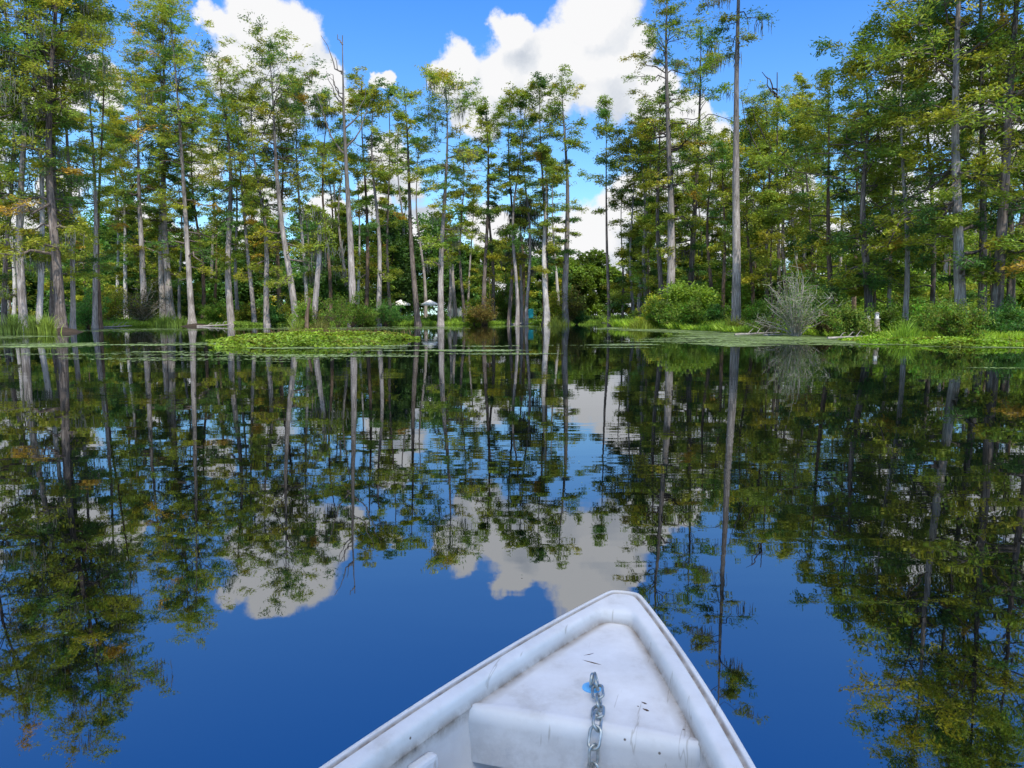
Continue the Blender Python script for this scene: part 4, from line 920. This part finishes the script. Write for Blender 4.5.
dots = ramp(nt, v2.outputs['Distance'], [(.035, (.16, .12, .09)), (.06, (1, 1, 1))])
vsel = N(nt, 'SeparateColor'); L(v2.outputs['Color'], vsel.inputs[0])
vs2 = ramp(nt, vsel.outputs[0], [(.60, (0, 0, 0)), (.62, (1, 1, 1))])
mB = N(nt, 'MixRGB', blend_type='MULTIPLY'); L(vs2.outputs[0], mB.inputs[0]); L(mA.outputs[0], mB.inputs[1]); L(dots.outputs[0], mB.inputs[2])
sc1 = N(nt, 'Mapping'); sc1.inputs['Scale'].default_value = (60, 5, 8); sc1.inputs['Rotation'].default_value = (0, 0, .5); L(tc.outputs['Object'], sc1.inputs[0])
sn1 = N(nt, 'TexNoise', i_Scale=1.0, i_Detail=3.0, i_Distortion=.3); L(sc1.outputs[0], sn1.inputs['Vector'])
sr1 = ramp(nt, sn1.outputs[0], [(.655, (1, 1, 1)), (.68, (.62, .58, .52)), (.70, (1, 1, 1))])
mS = N(nt, 'MixRGB', blend_type='MULTIPLY'); mS.inputs[0].default_value = .8; L(mB.outputs[0], mS.inputs[1]); L(sr1.outputs[0], mS.inputs[2]); mB = mS
# dirt held in creases and shade painted on the deck's aft face, from a per-corner attribute set on the mesh
ga = N(nt, 'Attribute', attribute_name='grime_shade'); gn = N(nt, 'TexNoise', i_Scale=28.0, i_Detail=6.0, i_Roughness=.7); L(tc.outputs['Object'], gn.inputs['Vector'])
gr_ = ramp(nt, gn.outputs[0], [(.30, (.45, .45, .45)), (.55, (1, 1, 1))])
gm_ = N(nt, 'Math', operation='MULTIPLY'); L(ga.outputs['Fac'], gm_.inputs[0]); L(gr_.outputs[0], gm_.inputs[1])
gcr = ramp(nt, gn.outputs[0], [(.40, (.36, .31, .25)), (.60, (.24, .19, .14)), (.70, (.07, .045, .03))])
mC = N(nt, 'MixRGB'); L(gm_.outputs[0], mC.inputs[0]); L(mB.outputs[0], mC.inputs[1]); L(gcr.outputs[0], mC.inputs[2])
p = N(nt, 'BsdfPrincipled'); L(mC.outputs[0], p.inputs['Base Color']); p.inputs['Specular IOR Level'].default_value = .35
rr_ = ramp(nt, n1.outputs[0], [(.3, (.6, .6, .6)), (.7, (.38, .38, .38))]); L(rr_.outputs[0], p.inputs['Roughness'])
bb = N(nt, 'Bump', i_Strength=.25, i_Distance=.004); L(n1.outputs[0], bb.inputs['Height'])
bb2 = N(nt, 'Bump', i_Strength=.12, i_Distance=.001); L(n2.outputs[0], bb2.inputs['Height']); L(bb.outputs[0], bb2.inputs['Normal']); L(bb2.outputs[0], p.inputs['Normal'])
L(p.outputs[0], out.inputs[0])
BOATM = bm_
def rings_obj(name, rings_, grime_shade, sub=1, close=False):
    m = MB(); m.quadgrid(rings_)
    o = m.build(name, BOATM, boat, smooth=True)
    me = o.data; at_ = me.attributes.new('grime_shade', 'FLOAT', 'POINT')
    n_ = len(rings_[0]); at_.data.foreach_set('value', np.repeat(np.array(grime_shade, dtype=np.float32), n_))
    return o
prof = [ # nose a, inset, z, grime
 (.30, .26, -.46, .6), (.16, .15, -.40, .6), (.05, .055, -.2, .2), (.012, .014, -.06, .1), (.004, .004, -.034, .2), (.004, .004, -.031, .6), (.0, .0, -.028, .1), (.0, .0, -.003, 0), (.0015, .0012, .003, 0), (.0115, .0100, .0042, .0), (.0135, .0115, .003, .4), (.0145, .0125, -.003, .9),
 (.0205, .0165, -.003, .9), (.0215, .0175, -.001, .7), (.0245, .0195, .004, .1), (.030, .022, .005, 0), (.05, .027, .0052, 0), (.08, .0355, .0052, 0), (.106, .043, .004, 0), (.1155, .0465, .000, .0), (.1205, .0485, -.010, .15), (.1225, .0497, -.019, .6), (.1255, .0525, -.0237, .95)]
gun = rings_obj('gunwale', [ring(a_, d_, z_, corner=.012+.2*d_) for a_, d_, z_, g__ in prof], [q[3] for q in prof])
sb = gun.modifiers.new('sub', 'SUBSURF'); sb.levels = 1; sb.render_levels = 1
DK = .497      # deck aft edge
def deckring(nose, d, z, nn=30): return ring(nose, d, z, nn=nn, corner=.07, end=DK)
# deck: loft from its rim to a centre line
rim = ring(.1235, .0505, -.0235, corner=.022, end=DK, nn=34); n_ = len(rim)
m = MB(); G = []
half = n_//2
rows = []
left = rim[:half+1]; rightp = rim[::-1][:half+1]
nc = 25
for (l_, r_) in zip(left, rightp):
    row = []
    for c in range(nc):
        q = c/(nc-1); a_ = l_[1]; x_ = l_[0]*(1-q)+r_[0]*q
        ed = min(q, 1-q)
        row.append((x_, a_, -.0235+.003*min(1, ed*6)*(1)))
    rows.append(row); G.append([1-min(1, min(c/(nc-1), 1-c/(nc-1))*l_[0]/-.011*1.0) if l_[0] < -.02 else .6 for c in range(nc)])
# rounded aft lip then the facing board, first row is the aft-most
pre = []; preG = []
w_l = rim[0][0]
for (da, z_, gg) in ((.014, -.105, .5), (.014, -.098, .5), (.010, -.08, .45), (.007, -.045, .34), (.002, -.027, .0), (-.006, -.0215, .12)):  # last value paints the facing board's shade into its colour
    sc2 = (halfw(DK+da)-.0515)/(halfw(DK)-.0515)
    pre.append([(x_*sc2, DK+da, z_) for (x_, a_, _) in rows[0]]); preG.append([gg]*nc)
rows[0] = [(x_, a_-.014, z_+.0015) for (x_, a_, z_) in rows[0]]
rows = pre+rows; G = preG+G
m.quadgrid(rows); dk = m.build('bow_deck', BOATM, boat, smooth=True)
at_ = dk.data.attributes.new('grime_shade', 'FLOAT', 'POINT'); at_.data.foreach_set('value', np.array([v for r_ in G for v in r_], dtype=np.float32))
# inner lining, floor and benches
inn = [(.1255, .0515, -.0235, 1.), (.14, .053, -.045, .3), (.24, .08, -.2, .1), (.36, .16, -.30, .5), (.38, .19, -.31, .6)]
rings_obj('hull_lining', [ring(a_, d_, z_, corner=.1) for a_, d_, z_, _ in inn], [q[3] for q in inn])
m = MB(); fl = ring(.38, .19, -.31, corner=.1); hf = len(fl)//2
m.quadgrid([[(l_[0]*(1-q)+r_[0]*q, l_[1], -.31) for q in np.linspace(0, 1, 7)] for l_, r_ in zip(fl[:hf+1], fl[::-1][:hf+1])]); m.build('floor', BOATM, boat)
m = MB(); ob = ring(.30, .26, -.46)
m.quadgrid([[(l_[0]*(1-q)+r_[0]*q, l_[1], -.462) for q in np.linspace(0, 1, 5)] for l_, r_ in zip(ob[:len(ob)//2+1], ob[::-1][:len(ob)//2+1])]); m.build('hull_bottom', BOATM, boat)
for a0 in (1.75, 2.75):
    m = MB(); wv_ = halfw(a0)-.09; m.box((0, a0, -.1), (2*wv_, .26, .03)); m.build('bench', BOATM, boat, bevel=.008)
we = halfw(LEN)
m = MB(); m.quadgrid([[(-(we-d_), LEN, z_), (we-d_, LEN, z_)] for d_, z_ in ((.26, -.46), (.15, -.4), (.055, -.2), (.0, -.03), (.01, .004))]); m.quadgrid([[(-(we-d_), LEN-.05, z_), (we-d_, LEN-.05, z_)] for d_, z_ in ((.19, -.31), (.1, -.2), (.08, -.03), (.02, .0045))])
m.quadgrid([[(-we+.01, LEN, .004), (we-.01, LEN, .004)], [(-we+.02, LEN-.05, .0045), (we-.02, LEN-.05, .0045)]]); m.build('transom', BOATM, boat)
# rib panel on the left inner side
for sx in (-1, 1):
    m = MB(); wv_ = halfw(.62)-.062; m.box((sx*wv_*.985, .62, -.14), (.02, .05, .2), rz=-sx*.38); m.build('rib', BOATM, boat, bevel=.006)

def world_of(px, py, z):      # where a sight line meets height z (surveyed from the photograph)
    d = direction(px, py); k = (z-CAMZ)/d.z; return Vector((d.x*k, d.y*k, z))
BI = MBOAT.inverted()
# eye bolt with blue washer
BLUE = plain('blue_plastic_washer', (.16, .5, .85), .4, var=.12, scale=40); GALV = plain('galvanised_steel', (.42, .45, .43), .38, metal=.85, var=.35, scale=120)
ep = BI @ world_of(592, 689, GZ-.022)
def annulus(r0, r1, z0, z1, n=28):
    m = MB(); m.quadgrid([[(r*math.cos(a), r*math.sin(a), z) for a in [2*math.pi*j/n for j in range(n)]] for r, z in ((r0, z0), (r1, z0), (r1, z1), (r0, z1))], close_u=True, close_v=True); return m
eye = empty('eye_bolt', (0, 0, 0), 'steel eye bolt on a blue washer in the middle of the bow deck', 'eye bolt'); eye.matrix_world = MBOAT @ Matrix.Translation(ep)
o = annulus(.004, .0165, 0.0, .004).build('washer', BLUE, eye, bevel=.0008)
m = MB(); m.tube([(0, 0, -.004), (0, 0, .008)], .0045, 10); m.tube([(0, .009*math.sin(a), .016+.009*math.cos(a)) for a in [2*math.pi*j/20 for j in range(20)]], .003, 8, closed=True); m.build('eye', GALV, eye, smooth=True)
# chain
chain = empty('chain', (0, 0, 0), 'galvanised mooring chain running from the eye bolt over the deck edge', 'chain'); chain.matrix_world = MBOAT
def link_pts(Lh, Wh, n=28):
    s_ = Lh/2-Wh/2; pts = []
    for j in range(n):
        a = 2*math.pi*j/n; pts.append(Vector((Wh/2*math.cos(a), Wh/2*math.sin(a)+(s_ if math.sin(a) > 0 else -s_), 0)))
    return pts
LP, WP, WR = .032, .0175, .0024
ed = BI @ world_of(594, 728, GZ-.018)
# chain path in boat coordinates: over the deck then down past the lip
a0, b0 = Vector((ep.x+.005, ep.y-.008, -.004)), BI @ world_of(597, 724, GZ-.015)
xh = (BI @ world_of(594, 740, GZ-.03)).x
path = [a0, a0.lerp(b0, .5)+Vector((.004, 0, -.004)), b0, Vector((xh, DK+.022, -.035)), Vector((xh+.002, DK+.03, -.16)), Vector((xh+.002, DK+.035, -.27))]
lens = [0]
for p_, q_ in zip(path, path[1:]): lens.append(lens[-1]+(q_-p_).length)
def on(s_):
    s_ = min(max(s_, 0), lens[-1]-1e-5)
    for k in range(len(path)-1):
        if s_ <= lens[k+1]: return path[k].lerp(path[k+1], (s_-lens[k])/(lens[k+1]-lens[k]))
pitch_ = LP-2*WR-.001; s_ = -.004; k = 0
base_me = None
while s_+LP < lens[-1]:
    c = on(s_+LP/2) if s_ > 0 else on(LP/2+s_); tn = (on(s_+LP)-on(max(s_, 0))).normalized()
    upv = Vector((0, -.35, 1)); sd = tn.cross(upv).normalized(); upv = sd.cross(tn)
    roll = (.25 if k % 2 else -1.0)+.15*math.sin(k*2.1)
    if k == 0: roll = -1.2
    sd2 = sd*math.cos(roll)+upv*math.sin(roll); nn_ = sd2.cross(tn)
    Mx = Matrix((( sd2.x, tn.x, nn_.x, c.x), (sd2.y, tn.y, nn_.y, c.y), (sd2.z, tn.z, nn_.z, c.z), (0, 0, 0, 1)))
    if base_me is None:
        m = MB(); m.tube(link_pts(LP, WP), WR, 10, closed=True); o = m.build('chain_link', GALV, chain, smooth=True); base_me = o.data
    else:
        o = bpy.data.objects.new('chain_link', base_me); COL.objects.link(o); o.parent = chain
    o.matrix_local = Mx; s_ += pitch_; k += 1
# litter on the deck
LIT = plain('dead_leaf_brown', (.09, .05, .03), .9, var=.4, scale=40)
def litter(px0, py0, px1, py1, r, name, lab):
    a_ = BI @ world_of(px0, py0, GZ-.022); b_ = BI @ world_of(px1, py1, GZ-.022)
    md = (a_+b_)/2+Vector((.002, .003, .002)); m = MB(); m.tube([a_, md, b_], [r*.7, r, r*.4], 5)
    o = m.build(name, LIT, None); o.matrix_world = MBOAT; tag(o, lab, 'twig' if name == 'twig' else 'leaf scrap', 'litter on the bow deck')
litter(577, 659, 608, 667, .0011, 'twig', 'thin reddish twig lying across the deck above the chain')
litter(577, 657, 600, 652, .0006, 'twig', 'finer dark twig above the reddish twig')
litter(640, 702, 648, 705, .0014, 'leaf_scrap', 'curled dark leaf scrap right of the chain, upper piece')
litter(642, 709, 650, 712, .0019, 'leaf_scrap', 'darkest leaf scrap right of the chain, lower piece')
litter(636, 706, 639, 707, .0009, 'leaf_scrap', 'smallest crumb left of the dark leaf scraps')

# ------------------------------------------------------------------ water sheet (kept clear of the boat's inside)
out_ring = [Vector(MBOAT @ Vector(p_)) for p_ in ring(.12, .115, -.36, nn=40)]   # hull outline about the waterline
cx, cy = (MBOAT @ Vector((0, 1.7, 0))).xy
poly = [(v.x, v.y) for v in out_ring]
# close across the transom
poly = poly + [tuple((Vector(poly[-1])*(1-q)+Vector(poly[0])*q)) for q in (.25, .5, .75)]
M_ = len(poly); Vw = []
facs = [0, .02, .06, .15, .4, 1, 2.5, 6, 14, 30, 70, 160, 320]
ang = [math.atan2(p_[1]-cy, p_[0]-cx) for p_ in poly]
for f in facs:
    for p_, a_ in zip(poly, ang): Vw.append((p_[0]+math.cos(a_)*f, p_[1]+math.sin(a_)*f, 0))
Fw = []
for r_ in range(len(facs)-1):
    for j in range(M_):
        j2 = (j+1) % M_; Fw.append((r_*M_+j, (r_+1)*M_+j, (r_+1)*M_+j2, r_*M_+j2))
me = bpy.data.meshes.new('water'); me.from_pydata(Vw, [], Fw); me.update()
import bmesh
b_ = bmesh.new(); b_.from_mesh(me); bmesh.ops.recalc_face_normals(b_, faces=b_.faces)
if sum(f.normal.z for f in b_.faces) < 0: bmesh.ops.reverse_faces(b_, faces=b_.faces)
b_.to_mesh(me); b_.free()
tag(link('water', me, wm), 'still dark water of the swamp lake mirroring trees and sky', 'water', kind='structure')

# ------------------------------------------------------------------ render settings
sc.view_settings.view_transform = 'Standard'; sc.view_settings.look = 'None'; sc.view_settings.exposure = 0; sc.view_settings.gamma = 1
sc.render.engine = 'CYCLES'; sc.cycles.use_denoising = True; sc.cycles.max_bounces = 6; sc.cycles.diffuse_bounces = 2; sc.cycles.glossy_bounces = 3; sc.cycles.transparent_max_bounces = 4
sc.cycles.sample_clamp_indirect = 4
